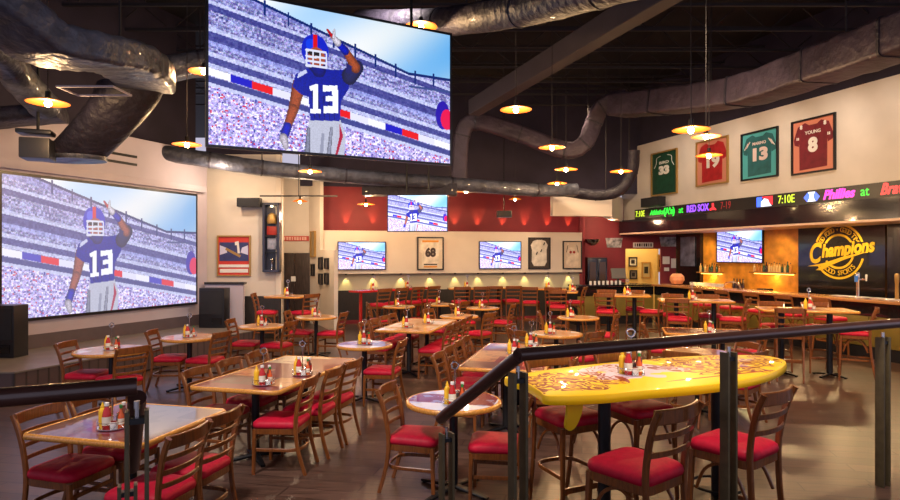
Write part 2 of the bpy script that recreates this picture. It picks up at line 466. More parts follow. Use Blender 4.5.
def caddy(x, y, z, phrase, rz=0., full=7):
    rz *= .3
    place('caddy', make_caddy, (x, y, z), rz, 'wire condiment caddy with ring handle on ' + phrase, 'caddy', 'condiment caddies')
    it = [('mustard', make_mustard, (-.062, -.008), 'yellow mustard bottle', 'bottle'), ('ketchup', make_ketchup, (-.016, -.052), 'red ketchup bottle', 'bottle'),
          ('salt', make_shaker('salt'), (-.034, .052), 'clear salt shaker', 'shaker'), ('hot', make_hot, (.058, -.006), 'small hot sauce bottle', 'bottle'), ('pepper', make_shaker('pepper'), (.016, .066), 'dark pepper shaker', 'shaker'),
          ('packets', make_packets, (.036, -.066), 'white packet box', 'packets'), ('steak', make_steak, (.055, .046), 'brown sauce bottle', 'bottle')]
    cr, sr = math.cos(rz), math.sin(rz)
    for key, mk, (dx, dy), nm, ct in it[:full]:
        k = .94 if key != 'packets' else .8
        place(key, mk, (x + dx * cr - dy * sr, y + dx * sr + dy * cr, z + .0082), rz, nm + ' in caddy on ' + phrase, ct, 'condiments on ' + phrase, (k, k, k))

# ------------------------------------------------------------------ tables
G = -14.
GX = Vector((math.cos(R(G)), math.sin(R(G)))); GY = Vector((-GX.y, GX.x))
def pedestal(t, x, y, h, foot=.3, rot=0., key='blackmetal', round_foot=False):
    MB().cyl((x, y, .03), .036 if h < .9 else .045, h - .07, seg=20).build('column', 'darkmetal', t)
    if round_foot:
        MB().lathe([(0, .0), (foot, 0), (foot, .012), (foot * .8, .022), (.07, .035), (0, .036)], c=(x, y, 0), seg=28).build('foot_plate', key, t)
        MB().sweep([(x + .19 * math.cos(a * math.pi / 12), y + .19 * math.sin(a * math.pi / 12), .12) for a in range(24)], circ(.011, 8), closed=True).build('foot_ring', key, t)
        return
    mb = MB()
    for k in range(4):
        a = R(rot + 45 + 90 * k); d = Vector((math.cos(a), math.sin(a), 0)); c = Vector((x, y, 0))
        mb.sweep([c + Vector((0, 0, .045)), c + d * foot * .6 + Vector((0, 0, .03)), c + d * foot + Vector((0, 0, .015))], rect(.055, .026, .006), scales=[1.2, 1, .8])
        mb.cyl(c + d * (foot - .02), .018, .012, seg=10)
    mb.build('cross_foot', key, t)
    MB().box((x, y, h - .045), (.32, .32, .012), rot=Matrix.Rotation(R(rot), 3, 'Z')).build('mounting_plate', key, t)
def rect_table(x, y, w, l, h, top, label, g=G, high=False, peds=2, group=None, edge='edgewood'):
    t = thing('bar_table' if high else 'dining_table', label, 'table', (x, y, 0), R(g), group)
    th = .042
    pr = rrect(.04, th, .016, 3)
    mb = MB().box((0, 0, h - th / 2 - .001), (w - .055, l - .055, th - .004)); mb.build('tabletop', top, t, smooth=False)
    a, b = w / 2 - .02, l / 2 - .02
    loop = [(-a + .03, -b), (a - .03, -b), (a, -b + .03), (a, b - .03), (a - .03, b), (-a + .03, b), (-a, b - .03), (-a, -b + .03)]
    MB().sweep([(p[0], p[1], h - th / 2) for p in loop], pr, closed=True).build('bullnose_edge', edge, t, angle=50)
    if peds == 1: pedestal(t, 0, 0, h, .30)
    elif w >= l:
        for s in (-1, 1): pedestal(t, s * (w / 2 - .33), 0, h, .26)
    else:
        for s in (-1, 1): pedestal(t, 0, s * (l / 2 - .40), h, .28)
    return t
def round_table(x, y, D, h, top, label, group=None, high=False):
    t = thing('bar_table' if high else 'round_table', label, 'table', (x, y, 0), R(G), group)
    r = D / 2; th = .042
    MB().cyl((0, 0, h - th + .001), r - .028, th - .002, seg=48).build('tabletop', top, t, angle=30)
    MB().sweep([((r - .02) * math.cos(2 * math.pi * i / 48), (r - .02) * math.sin(2 * math.pi * i / 48), h - th / 2) for i in range(48)], rrect(.04, th, .016, 3), closed=True).build('bullnose_edge', 'edgewood', t, angle=50)
    pedestal(t, 0, 0, h, .34 if not high else .3, rot=20)
    return t
CG = 'red-seated ladderback dining chairs'; SG = 'red-seated bar stools'
def lp(c, lx, ly, g=G):
    u = Vector((math.cos(R(g)), math.sin(R(g)))); v = Vector((-u.y, u.x))
    return Vector((c[0], c[1])) + u * lx + v * ly
def tchairs(c, g, items, phrase, stool=False):
    """items: (local x, local y, local heading, place words)"""
    for lx, ly, hd, words in items:
        p = lp(c, lx, ly, g)
        chair(p.x, p.y, g + hd, ('red-seated bar stool, ' if stool else 'red-seated wooden chair, ') + words + ' ' + phrase, SG if stool else CG, stool)

def rc(x, y, D, top, phrase, angs, cad=7, cdeg=0, dist=None, label=None, off=(0, 0)):
    """round low table with chairs at world angles"""
    round_table(x, y, D, .75, top, label, 'low round dining tables')
    for e in angs:
        if len(e) == 4:
            chair(e[0], e[1], e[2], 'red-seated wooden chair, ' + e[3] + ' ' + phrase, CG); continue
        a, w = e
        dd = dist or (D / 2 + .06)
        chair(x + dd * math.cos(R(a)), y + dd * math.sin(R(a)), a + 180, 'red-seated wooden chair, ' + w + ' ' + phrase, CG)
    if cad: caddy(x + off[0], y + off[1], .75, phrase, R(cdeg), cad)

# foreground left square table
T1 = (-2.30, 4.48); ph = 'the foreground left table'
rect_table(*T1, .98, .95, .75, 'top_a', 'square wood-edged table with glossy top in the left foreground', peds=1)
tchairs(T1, G, [(-.36, -.17, 0, 'near left side of'), (-.36, .29, 0, 'far left side of'), (.49, -.38, 180, 'near right side of'), (.45, .07, 180, 'far right side of')], ph)
caddy(-2.335, 4.29, .75, ph, R(20))
# long table left of centre
T2 = (-1.73, 6.39); ph = 'the long table left of centre'
rect_table(*T2, .92, 1.8, .75, 'top_b', 'long table with tan and maroon collage top, left of centre')
tchairs(T2, G, [(-.34, -.56, 0, 'nearest on the left of'), (-.34, -.02, 0, 'middle on the left of'), (-.34, .52, 0, 'farthest on the left of'),
                (.37, -.66, 188, 'nearest on the right of'), (.40, -.18, 182, 'middle on the right of'), (.40, .28, 180, 'farthest on the right of')], ph)
caddy(-1.72, 5.72, .75, 'the near end of the long table left of centre'.replace('the near end', 'near end'), R(70))
caddy(-1.47, 6.18, .75, 'the middle of the long table left of centre'.replace('the middle', 'middle'), R(-30))
# long table at the back centre
T3 = (-.54, 10.58); ph = 'the long tan table, back centre'
rect_table(*T3, .92, 1.85, .75, 'top_c', 'long table with pale tan top, back centre of the floor')
W4 = ['nearest', 'second', 'third', 'farthest']
tchairs(T3, G, [(sx * .46, -.68 + .47 * k, 0 if sx < 0 else 180, W4[k] + (' on the left of' if sx < 0 else ' on the right of')) for sx in (-1, 1) for k in range(4)], ph)
p = lp(T3, -.05, -.45); caddy(p.x, p.y, .75, 'near half of the long tan table', R(10), 3)
p = lp(T3, .12, .2); caddy(p.x, p.y, .75, 'far half of the long tan table', R(60), 3)
# long table in the middle, behind the round one
T4 = (.75, 7.38); ph = 'the maroon-topped centre table'
rect_table(*T4, .94, 1.9, .75, 'top_e', 'long maroon-topped table in the centre, behind the stair rail')
tchairs(T4, G, [(-.47, -.68 + .47 * k, 0, W4[k] + ' on the left of') for k in range(4)] + [(.47, -.55 + .55 * k, 180, ['nearest', 'middle', 'farthest'][k] + ' on the right of') for k in range(3)], ph)
p = lp(T4, .0, .1); caddy(p.x, p.y, .75, 'middle of the maroon-topped centre table', R(40))
p = lp(T4, .14, .72); caddy(p.x, p.y, .75, 'far end of the maroon-topped centre table', R(-20))

# round low tables
rc(.03, 5.11, .79, 'top_d', 'the round table in the foreground centre', [], cdeg=-20, off=(.01, -.13), label='round table with blue and red print in the foreground centre')
chair(-.27, 5.17, -14, 'red-seated wooden chair at left of the foreground round table', CG)
chair(.37, 4.98, 172, 'red-seated wooden chair behind stair rail, right of the foreground round table', CG)
rc(-4.25, 7.79, .88, 'top_c', 'the round table before the stage corner', [(-4.56, 7.80, 0, 'left side of'), (-4.00, 7.52, 148, 'near right side of')], label='round pale-topped table nearest the big projection screen')
rc(-3.78, 9.0, .78, 'top_c', 'the second round table along the stage', [(-4.06, 9.02, 5, 'left side of'), (-3.50, 8.88, 165, 'right side of')], 6, 30, label='round table second along the stage edge')
rc(-3.15, 10.4, .78, 'top_c', 'the third round table along the stage', [(-3.45, 10.5, 0, 'left side of'), (-2.88, 10.3, 165, 'right side of')], 6, 80, label='round table third along the stage edge')
rc(-2.57, 11.9, .80, 'top_c', 'the round table near the double door', [(-2.88, 12.0, 0, 'left side of'), (-2.28, 11.85, 170, 'right side of')], 4, 10, label='small round table near the dark double door')
rc(-1.14, 8.27, .75, 'top_d', 'the blue and white round table', [(-.88, 8.08, 170, 'right side of')], 5, 50, label='round table with blue and white print between the long tables')
rc(.175, 12.08, .76, 'top_c', 'the round table past the tan table', [(-35, 'near right side of'), (150, 'far left side of')], 3, 0, label='round pale table just past the long tan table')
rc(1.61, 9.4, .80, 'top_c', 'the brown-print round table at centre right', [(-150, 'near left side of'), (155, 'far left side of'), (-50, 'near right side of')], 5, 25, label='round brown-print table at centre right', off=(-.1, -.05))
rc(2.44, 11.8, .80, 'top_c', 'the round table before the tall tables', [(-25, 'right side of'), (170, 'left side of')], 5, 65, label='round table just in front of the tall wooden tables', off=(-.15, 0))
rc(3.04, 7.6, .80, 'top_e', 'the round table behind the surfboard', [(-125, 'near left side of'), (-48, 'near right side of'), (15, 'right side of')], 0, label='round table half hidden behind the yellow surfboard table')
rc(.73, 13.9, .76, 'top_c', 'the farthest centre round table', [(-20, 'right side of'), (200, 'left side of')], 3, 0, label='round table in the far centre before the tall tables')
rc(-1.18, 14.3, .76, 'top_c', 'the round table beside the red counter', [(-15, 'right side of'), (195, 'left side of')], 3, 0, label='round table beside the tall red counter')
rc(-.25, 14.9, .76, 'top_c', 'the round table before the dark wainscot', [(-30, 'right side of')], 3, 0, label='round table standing closest to the dark wainscot')
T5 = (3.95, 9.65); ph = 'the low table before the tall tables, right'
rect_table(*T5, 1.2, .8, .75, 'top_a', 'low rectangular table right of centre, behind the handrail')
tchairs(T5, G, [(-.62, .0, 0, 'left end of'), (.62, .0, 180, 'right end of')], ph)
caddy(T5[0] + .02, T5[1] - .15, .75, 'the low table right of centre', R(15))

# tall tables with stools
def tall(c, w, l, label, phrase, st, cad=6, peds=2, g=G, top='hightop', edge='edgewood', cx=0):
    rect_table(c[0], c[1], w, l, 1.07, top, label, g, True, peds, 'tall bar-height tables', edge)
    tchairs(c, g, st, phrase, True)
    if cad:
        p = lp(c, cx, 0, g); caddy(p.x, p.y, 1.07, phrase, R(30), cad)
NF = lambda w: [(-w, -.42, 78, 'near left side of'), (w + .30, -.20, 160, 'right end of'), (-w, .42, -90, 'far left side of'), (w, .42, -90, 'far right side of')]
tall((5.70, 9.95), 1.36, .72, 'tall wooden table nearest the handrail, right side', 'the tall table nearest the handrail', NF(.34), cx=.05)
tall((4.72, 11.95), 1.34, .72, 'tall wooden table second from the handrail, right of centre', 'the second tall table from the handrail', NF(.34), cx=-.05)
tall((3.72, 13.45), 1.20, .72, 'tall wooden table in front of the olive bar end', 'the tall table before the bar end', NF(.31), cx=.12)
tall((2.70, 14.7), .66, .66, 'small square tall table left of the bar end', 'the small tall table left of the bar', [(-.1, -.40, 90, 'near side of')], 5, 1, cx=.2)
tall((2.53, 15.9), .92, .62, 'tall table below the framed vest jersey', 'the tall table below the framed vest', [(-.42, -.36, 90, 'near left side of'), (.16, -.36, 90, 'near right side of'), (.66, -.05, 170, 'right end of')], 3, 1)
tall((1.28, 16.45), 1.0, .5, 'tall table against the wall below the right television', 'the tall table below the right television', [(-.25, -.35, 90, 'left of two at'), (.25, -.35, 90, 'right of two at')], 0, 1, g=10)
tall((.45, 16.15), 1.0, .5, 'tall table against the wall, centre', 'the tall wall table at centre', [(-.25, -.35, 90, 'left of two at'), (.25, -.35, 90, 'right of two at')], 3, 1, g=10)
tall((-3.42, 13.1), .80, .70, 'tall table at the back left by the double door', 'the tall table by the double door', [(-.35, -.25, 20, 'left side of'), (.42, -.15, 160, 'right side of')], 3, 1)
# red counter
rcx, rcy = at(354, 289, 14.8), at(424, 289, 16.5)
RC = ((rcx.x + rcy.x) / 2, (rcx.y + rcy.y) / 2); rg = math.degrees(math.atan2(rcy.y - rcx.y, rcy.x - rcx.x))
rl = math.hypot(rcy.x - rcx.x, rcy.y - rcx.y)
t = thing('red_counter', 'long bright red bar-height counter in the back left', 'counter', (RC[0], RC[1], 0), R(rg))
MB().box((0, 0, 1.05), (rl, .42, .05), bev=.01).build('countertop', 'redpaint', t)
for s in (-1, 1):
    MB().box((s * (rl / 2 - .2), 0, .5), (.05, .06, 1.05)).build('leg', 'redpaint', t)
MB().box((0, .05, .25), (rl - .4, .04, .06)).build('stretcher', 'redpaint', t)
tchairs(RC, rg, [(-.75, -.38, 90, 'leftmost before'), (-.2, -.38, 90, 'second from left before'), (.35, -.38, 90, 'third from left before'), (.9, -.38, 90, 'rightmost before')], 'the red counter', True)
for i, lx in enumerate((-.55, .6)):
    p = lp(RC, lx, 0, rg); caddy(p.x, p.y, 1.075, ('left half' if i == 0 else 'right half') + ' of the red counter', 0, 3)

# ------------------------------------------------------------------ surfboard table
out = smoothpath([(.62, 3.86, 0), (.95, 3.90, 0), (1.24, 4.01, 0), (1.80, 4.21, 0), (2.3, 4.53, 0), (2.66, 4.92, 0), (2.80, 5.22, 0), (2.68, 5.42, 0), (2.2, 5.40, 0), (1.67, 5.22, 0), (.95, 4.88, 0), (.46, 4.54, 0), (.40, 4.42, 0), (.52, 4.24, 0), (.57, 4.02, 0)], 5, closed=True)
sb = thing('surfboard_table', 'bar-height table topped with a yellow surfboard with swallow tail and fin', 'table', (1.6, 4.7, 0))
o2 = [(v.x - 1.6, v.y - 4.7) for v in out]
mb = MB(); b = mb.bm; n = len(o2); cxy = Vector((0, 0))
prof = [(-.03, 1.0), (-.004, 1.008), (0, 1.025), (0, 1.045), (-.006, 1.064), (-.03, 1.070)]
def inset(pts, d):
    r = []
    for i in range(len(pts)):
        a = Vector(pts[i - 1]); c = Vector(pts[(i + 1) % len(pts)]); tt = (c - a).normalized()
        r.append((pts[i][0] + tt.y * d, pts[i][1] - tt.x * d))
    return r
rings = [[b.verts.new((x, y, z)) for x, y in inset(o2, d)] for d, z in prof]
for A, C_ in zip(rings, rings[1:]):
    for i in range(n): b.faces.new((A[i], A[(i + 1) % n], C_[(i + 1) % n], C_[i]))
b.faces.new(rings[0][::-1]); b.faces.new(rings[-1])
def surf_mat():
    m, t_, bs, o = nt('yellow surfboard with painted graphics')
    N = t_.nodes.new; L = t_.links.new
    tc = N('ShaderNodeTexCoord')
    def blob(cx, cy, rx, ry, rot, sc, thr0, thr1):
        mp = N('ShaderNodeMapping'); mp.vector_type = 'TEXTURE'; mp.inputs['Location'].default_value = (cx, cy, 1.07); mp.inputs['Rotation'].default_value[2] = R(rot); mp.inputs['Scale'].default_value = (rx, ry, 1)
        L(tc.outputs['Object'], mp.inputs[0])
        ln = N('ShaderNodeVectorMath'); ln.operation = 'LENGTH'; L(mp.outputs[0], ln.inputs[0])
        nz = N('ShaderNodeTexNoise'); nz.inputs['Scale'].default_value = sc; nz.inputs['Detail'].default_value = 2; L(tc.outputs['Object'], nz.inputs['Vector'])
        a = N('ShaderNodeMath'); a.operation = 'MULTIPLY_ADD'; a.inputs[1].default_value = 1.6; a.inputs[2].default_value = -.8; L(nz.outputs[0], a.inputs[0])
        s = N('ShaderNodeMath'); s.operation = 'ADD'; L(ln.outputs['Value'], s.inputs[0]); L(a.outputs[0], s.inputs[1])
        lt = N('ShaderNodeMath'); lt.operation = 'LESS_THAN'; lt.inputs[1].default_value = thr0; L(s.outputs[0], lt.inputs[0])
        w = N('ShaderNodeMath'); w.operation = 'PINGPONG'; w.inputs[1].default_value = .045; L(nz.outputs[0], w.inputs[0])
        g = N('ShaderNodeMath'); g.operation = 'LESS_THAN'; g.inputs[1].default_value = thr1; L(w.outputs[0], g.inputs[0])
        r = N('ShaderNodeMath'); r.operation = 'MULTIPLY'; L(lt.outputs[0], r.inputs[0]); L(g.outputs[0], r.inputs[1])
        return r
    cur = None
    base = (.95, .58, .004, 1)
    for args, col in [((-.22 + .0, -.0, .55, .34, 24, 4.5, .72, 1.), (.66, .50, .56, 1)), ((.55, .28, .62, .36, 24, 4.6, 1.0, .026), (.24, .022, .006, 1)), ((-.72, -.42, .42, .26, 24, 5.2, 1.05, .028), (.26, .026, .006, 1)), ((-.45, .05, .22, .15, 24, 5, .9, .012), (.34, .09, .008, 1)), ((.35, -.22, .75, .022, 24, 2, .7, 1.), (.40, .01, .01, 1))]:
        r = blob(*args); mx = N('ShaderNodeMix'); mx.data_type = 'RGBA'
        L(r.outputs[0], mx.inputs[0]); mx.inputs[7].default_value = col
        if cur is None: mx.inputs[6].default_value = base
        else: L(cur.outputs[2], mx.inputs[6])
        cur = mx
    # graphics only on the upper face
    ge = N('ShaderNodeSeparateXYZ'); L(tc.outputs['Object'], ge.inputs[0])
    gt = N('ShaderNodeMath'); gt.operation = 'GREATER_THAN'; gt.inputs[1].default_value = 1.066; L(ge.outputs[2], gt.inputs[0])
    fx = N('ShaderNodeMix'); fx.data_type = 'RGBA'; fx.inputs[6].default_value = base; L(gt.outputs[0], fx.inputs[0]); L(cur.outputs[2], fx.inputs[7])
    L(fx.outputs[2], bs.inputs['Base Color'])
    sset(bs, Roughness=.4, Coat_Weight=.3, Coat_Roughness=.03, Specular_IOR_Level=.2)
    return m
M['surf'] = surf_mat()
mb.build('surfboard', 'surf', sb, angle=50)
# fin hanging below the tail
fin = smoothpath([(.135, 0, 0), (.125, -.08, 0), (.085, -.16, 0), (.045, -.19, 0), (.012, -.185, 0), (-.002, -.15, 0), (.012, -.07, 0), (.008, 0, 0)], 4)
ft = Matrix.Translation((-.86, -.72, 1.006)) @ Matrix.Rotation(R(26), 4, 'Z') @ Matrix.Rotation(R(90), 4, 'X')
mb = MB().prism([(v.x, v.y) for v in fin], -.012, .012, ft); mb.build('fin', 'yellow', sb, angle=50)
for (px_, py_) in ((1.10, 4.42), (2.12, 4.92)):
    pedestal(sb, px_ - 1.6, py_ - 4.7, 1.045, .27, round_foot=True)
cp = gp(631, 374, 1.07); caddy(cp.x, cp.y, 1.07, 'the yellow surfboard table', R(-65))
for (x, y, hd, w) in ((1.07, 3.57, 128, 'nearest the handrail at'), (1.82, 3.97, 128, 'with its back to the second rail post at'), (.90, 4.69, 296, 'behind the tail fin of'), (1.50, 4.93, 296, 'on the far middle side of'),):
    chair(x, y, hd, 'red-seated bar stool ' + w + ' the yellow surfboard table', SG, True)
# ------------------------------------------------------------------ screen picture (numpy raster -> face colours)
def raster(Wd=352, Hd=198):
    rs = np.random.RandomState(3)
    yy, xx = np.mgrid[0:Hd, 0:Wd]; u = (xx + .5) / Wd; v = (yy + .5) / Hd
    im = np.zeros((Hd, Wd, 3))
    sky = np.stack([.60 + .34 * (1 - u) + .14 * np.sin(u * 9 + v * 7 + 1), .74 + .20 * (1 - u) + .07 * np.sin(u * 9 + v * 7 + 1), .86 + .1 * (1 - u)], -1)
    n1 = rs.rand(Hd, Wd); nn = rs.rand(Hd, Wd, 3)
    n1 = .45 * n1 + .55 * np.repeat(np.repeat(rs.rand(Hd // 3 + 1, Wd // 3 + 1), 3, 0), 3, 1)[:Hd, :Wd]
    st = .5 + .5 * np.sin((v - .34 * u) * 210)
    crowd = .60 + .66 * (n1[..., None] - .5) + .12 * (nn - .5) + np.array([-.02, -.02, .15]) - .08 * st[..., None] * np.array([1, 1, .4])
    dark = np.array([.16, .17, .38])
    t = v - .34 * u                     # decks fall to the right
    im[:] = crowd
    def band(a, b, col, k=1.):
        m = (t > a) & (t < b); im[m] = im[m] * (1 - k) + np.array(col) * k
    for a, b in ((.095, .135), (.27, .33), (.43, .475)): band(a, b, (.20, .21, .47), .72)
    for a, b in ((.07, .095), (.24, .27), (.40, .43), (.475, .50)): band(a, b, (.84, .87, .98), .6)
    band(.33, .36, (.62, .66, .92), .5); band(-.05, .02, (.50, .52, .80), .4); band(-.16, -.14, (.25, .28, .60), .5)
    m = (t > .505) & (t < .555); seg = (np.floor(u * 13) % 4).astype(int)
    cols = np.array([(.9, .9, .95), (.25, .25, .72), (.86, .14, .16), (.85, .85, .95)])
    im[m] = cols[seg[m]]
    band(.56, .60, (.22, .24, .48), .85); band(.60, .625, (.80, .82, .94), .8)
    fl = t > .625
    im[fl] = np.clip(crowd[fl] * 1.2 + np.array([.07, .03, .03]), 0, 1)
    rb = np.repeat(np.repeat(rs.rand(Hd // 2 + 1, Wd // 2 + 1), 2, 0), 2, 1)[:Hd, :Wd]
    red = (rb > .96) & (t > .62); im[red] = (.80, .22, .30); red = (rb < .03) & (t > .62); im[red] = (.2, .22, .6)
    # sky over the upper rim
    rim = np.where(u < .8, (u - .13) * .52, .35)
    s = v < rim; im[s] = sky[s]
    ln = np.abs(v - rim) < .010; im[ln & (u > .1)] = (.10, .16, .40)
    for k in range(9):
        uc = .2 + k * .09; rr = (uc - .13) * .52 if uc < .8 else .35
        q = (np.abs(u - uc) < .004) & (v > rr - .03) & (v < rr + .07); im[q] = (.12, .18, .42)
    q = (u > .8) & (np.abs(v - .44) < .007); im[q] = (.25, .3, .5)
    rs2 = ((u - .965) / .035) ** 2 + ((v - .63) / .11) ** 2 < 1; im[rs2] = (.20, .16, .62)
    rs2 = ((u - .985) / .03) ** 2 + ((v - .66) / .08) ** 2 < 1; im[rs2] = (.85, .10, .30)
    ub = (u * 16 - 6.5) / .92 + 6.95; vb = v * 9 - .15
    def poly(P, col, sh=0.):
        ins = np.zeros(u.shape, bool); n = len(P)
        for i in range(n):
            x1, y1 = P[i]; x2, y2 = P[(i + 1) % n]
            c = ((y1 > vb) != (y2 > vb)) & (ub < (x2 - x1) * (vb - y1) / (y2 - y1 + 1e-9) + x1)
            ins ^= c
        im[ins] = np.array(col) * (1 + sh * (nn[ins][:, :1] - .5))
    def limb(a, b, r1, r2, col, sh=.3):
        ax, ay = a; bx, by = b; dx, dy = bx - ax, by - ay
        tt = np.clip(((ub - ax) * dx + (vb - ay) * dy) / (dx * dx + dy * dy), 0, 1)
        d = np.hypot(ub - ax - tt * dx, vb - ay - tt * dy); m = d < r1 + (r2 - r1) * tt
        k = 1 - .45 * (d / (r1 + (r2 - r1) * tt + 1e-6)) ** 2
        im[m] = np.array(col) * k[m][:, None] * (1 + sh * (nn[m][:, :1] - .5))
    def ell(cx, cy, rx, ry, col): m = ((ub - cx) / rx) ** 2 + ((vb - cy) / ry) ** 2 < 1; im[m] = col; return m
    skin = (.62, .34, .26)
    # trousers
    poly([(6.35, 6.7), (8.55, 6.6), (8.95, 7.6), (8.8, 9), (6.1, 9), (6.2, 7.6)], (.70, .71, .78), .10)
    poly([(8.5, 6.9), (8.75, 7.6), (8.3, 9), (8.15, 9), (8.5, 7.6)], (.65, .15, .25))
    poly([(7.2, 7.6), (7.4, 7.6), (7.3, 9), (7.05, 9)], (.55, .56, .64))
    # hanging arm
    limb((5.65, 4.7), (5.25, 6.3), .45, .34, skin); limb((5.25, 6.3), (4.65, 7.9), .34, .22, skin)
    limb((4.85, 7.4), (4.65, 7.95), .30, .28, (.12, .15, .70)); limb((4.6, 8.1), (4.75, 8.6), .28, .2, (.75, .72, .78))
    # shirt
    poly([(5.4, 4.1), (6.1, 3.65), (6.9, 3.55), (8.3, 3.45), (9.1, 3.3), (9.2, 4.5), (8.6, 5.4), (8.5, 6.7), (6.4, 6.85), (6.3, 5.4), (5.8, 5.3), (5.2, 4.9)], (.06, .11, .56), .35)
    limb((9.2, 3.75), (9.75, 3.1), .55, .5, (.16, .17, .34))
    limb((9.65, 3.1), (8.9, 2.1), .38, .26, skin); limb((8.9, 2.15), (8.45, 1.8), .28, .25, (.13, .16, .70))
    limb((8.35, 1.7), (7.95, 1.35), .26, .18, (.80, .78, .84)); limb((8.0, 1.4), (7.6, 1.0), .13, .08, (.72, .16, .18)); limb((8.05, 1.45), (8.1, .95), .1, .08, (.8, .78, .84))
    poly([(9.0, 2.9), (9.4, 3.1), (9.3, 3.6), (8.9, 3.5)], (.16, .17, .38))
    for ka in range(5):      # shirt folds
        poly([(6.5 + .4 * ka, 5.0 + .1 * ka), (6.58 + .4 * ka, 5.0 + .1 * ka), (6.75 + .35 * ka, 6.7), (6.68 + .35 * ka, 6.7)], (.04, .06, .38))
    poly([(5.6, 4.0), (6.1, 3.7), (6.2, 3.9), (5.5, 4.35)], (.75, .77, .88)); limb((6.3, 7.4), (6.2, 9.), .12, .2, (.50, .51, .60)); limb((7.9, 7.2), (7.7, 9.), .1, .16, (.55, .56, .64))
    # number 13
    W_ = (.93, .94, .98)
    poly([(6.35, 4.75), (6.75, 4.55), (6.95, 4.55), (6.95, 6.1), (7.15, 6.1), (7.15, 6.35), (6.4, 6.4), (6.4, 6.15), (6.6, 6.12), (6.6, 4.95), (6.4, 5.0)], W_)
    poly([(7.3, 4.55), (8.35, 4.45), (8.4, 6.2), (7.35, 6.3), (7.35, 5.85), (8.0, 5.8), (7.98, 5.5), (7.5, 5.52), (7.5, 5.2), (7.97, 5.17), (7.95, 4.85), (7.3, 4.95)], W_)
    # helmet
    limb((6.9, 3.4), (7.0, 3.6), .6, .5, (.13, .15, .5))
    m = ell(6.75, 2.45, .95, 1.02, (.12, .17, .72)); ell(6.45, 2.1, .35, .35, (.30, .36, .85))
    poly([(6.62, 1.42), (6.88, 1.42), (6.9, 2.25), (6.62, 2.25)], (.80, .12, .14))
    ell(6.85, 2.85, .62, .62, skin); ell(6.7, 2.62, .5, .16, (.1, .08, .1))
    poly([(6.6, 3.05), (7.1, 3.05), (7.0, 3.25), (6.7, 3.25)], (.5, .2, .2))
    for yk in (2.42, 2.8, 3.1, 3.38): poly([(6.05, yk), (7.55, yk - .04), (7.5, yk + .10), (6.1, yk + .14)], (.82, .83, .90))
    for xk in (6.1, 6.55, 7.05, 7.5): poly([(xk, 2.5), (xk + .1, 2.5), (xk + .1, 3.4), (xk, 3.4)], (.82, .83, .90))
    return np.clip(im, 0, 1)
IM = raster()
def screen_mesh():
    Hd, Wd, _ = IM.shape
    xs = np.linspace(-.5, .5, Wd + 1); zs = np.linspace(.5, -.5, Hd + 1)
    X, Z = np.meshgrid(xs, zs)
    co_ = np.stack([X, np.zeros_like(X), Z], -1).reshape(-1, 3)
    idx = np.arange((Wd + 1) * (Hd + 1)).reshape(Hd + 1, Wd + 1)
    f = np.stack([idx[1:, :-1], idx[1:, 1:], idx[:-1, 1:], idx[:-1, :-1]], -1).reshape(-1, 4)
    me = bpy.data.meshes.new('screen_picture'); me.from_pydata(co_.tolist(), [], f.tolist())
    ca = me.color_attributes.new('pic', 'BYTE_COLOR', 'CORNER')
    c = np.concatenate([IM.reshape(-1, 3), np.ones((Hd * Wd, 1))], 1)
    ca.data.foreach_set('color_srgb', np.repeat(c, 4, axis=0).astype(np.float32).ravel())
    return me
def pic_mat(name, s, lift=0., sat=1.):
    m, t, b, o = nt(name)
    a = t.nodes.new('ShaderNodeAttribute'); a.attribute_name = 'pic'
    mx = t.nodes.new('ShaderNodeMix'); mx.data_type = 'RGBA'; mx.inputs[0].default_value = lift; mx.inputs[7].default_value = (.62, .60, .85, 1)
    hs = t.nodes.new('ShaderNodeHueSaturation'); hs.inputs['Saturation'].default_value = sat
    t.links.new(a.outputs['Color'], mx.inputs[6]); t.links.new(mx.outputs[2], hs.inputs['Color'])
    t.links.new(hs.outputs[0], b.inputs['Emission Color'])
    sset(b, Base_Color=(.02, .02, .02, 1), Roughness=.35, Emission_Strength=s)
    return m
SME = screen_mesh()
PM = {'big': pic_mat('big screen picture', 1.05, 0, 1.12), 'proj': pic_mat('projected picture', .98, .13, 1.0), 'tv': pic_mat('television picture', 1.75, .06, 1.15)}
def picture(parent, w, h, y, z, which, x=0):
    me = SME.copy(); me.materials.append(PM[which])
    o = bpy.data.objects.new('screen_picture', me); COL.objects.link(o); o.parent = parent
    o.location = (x, y, z); o.scale = (w, 1, h)
    return o
def television(name, label, loc, rz, w, h, which='tv', tilt=0., bez=.025):
    """origin at the bottom centre of the frame"""
    t = thing(name, label, 'television', loc, rz); t.rotation_euler[0] = tilt
    MB().box((0, .03, h / 2), (w + 2 * bez, .05, h + 2 * bez), bev=.006).build('housing', 'blackplastic', t)
    picture(t, w, h, .0045, h / 2, which)
    mb = MB()
    for s in (-1, 1):
        mb.box((s * (w + bez) / 2, 0, h / 2), (bez, .012, h + 2 * bez)); mb.box((0, 0, h / 2 + s * (h + bez) / 2), (w, .012, bez))
    mb.build('bezel', 'blackplastic', t)
    return t

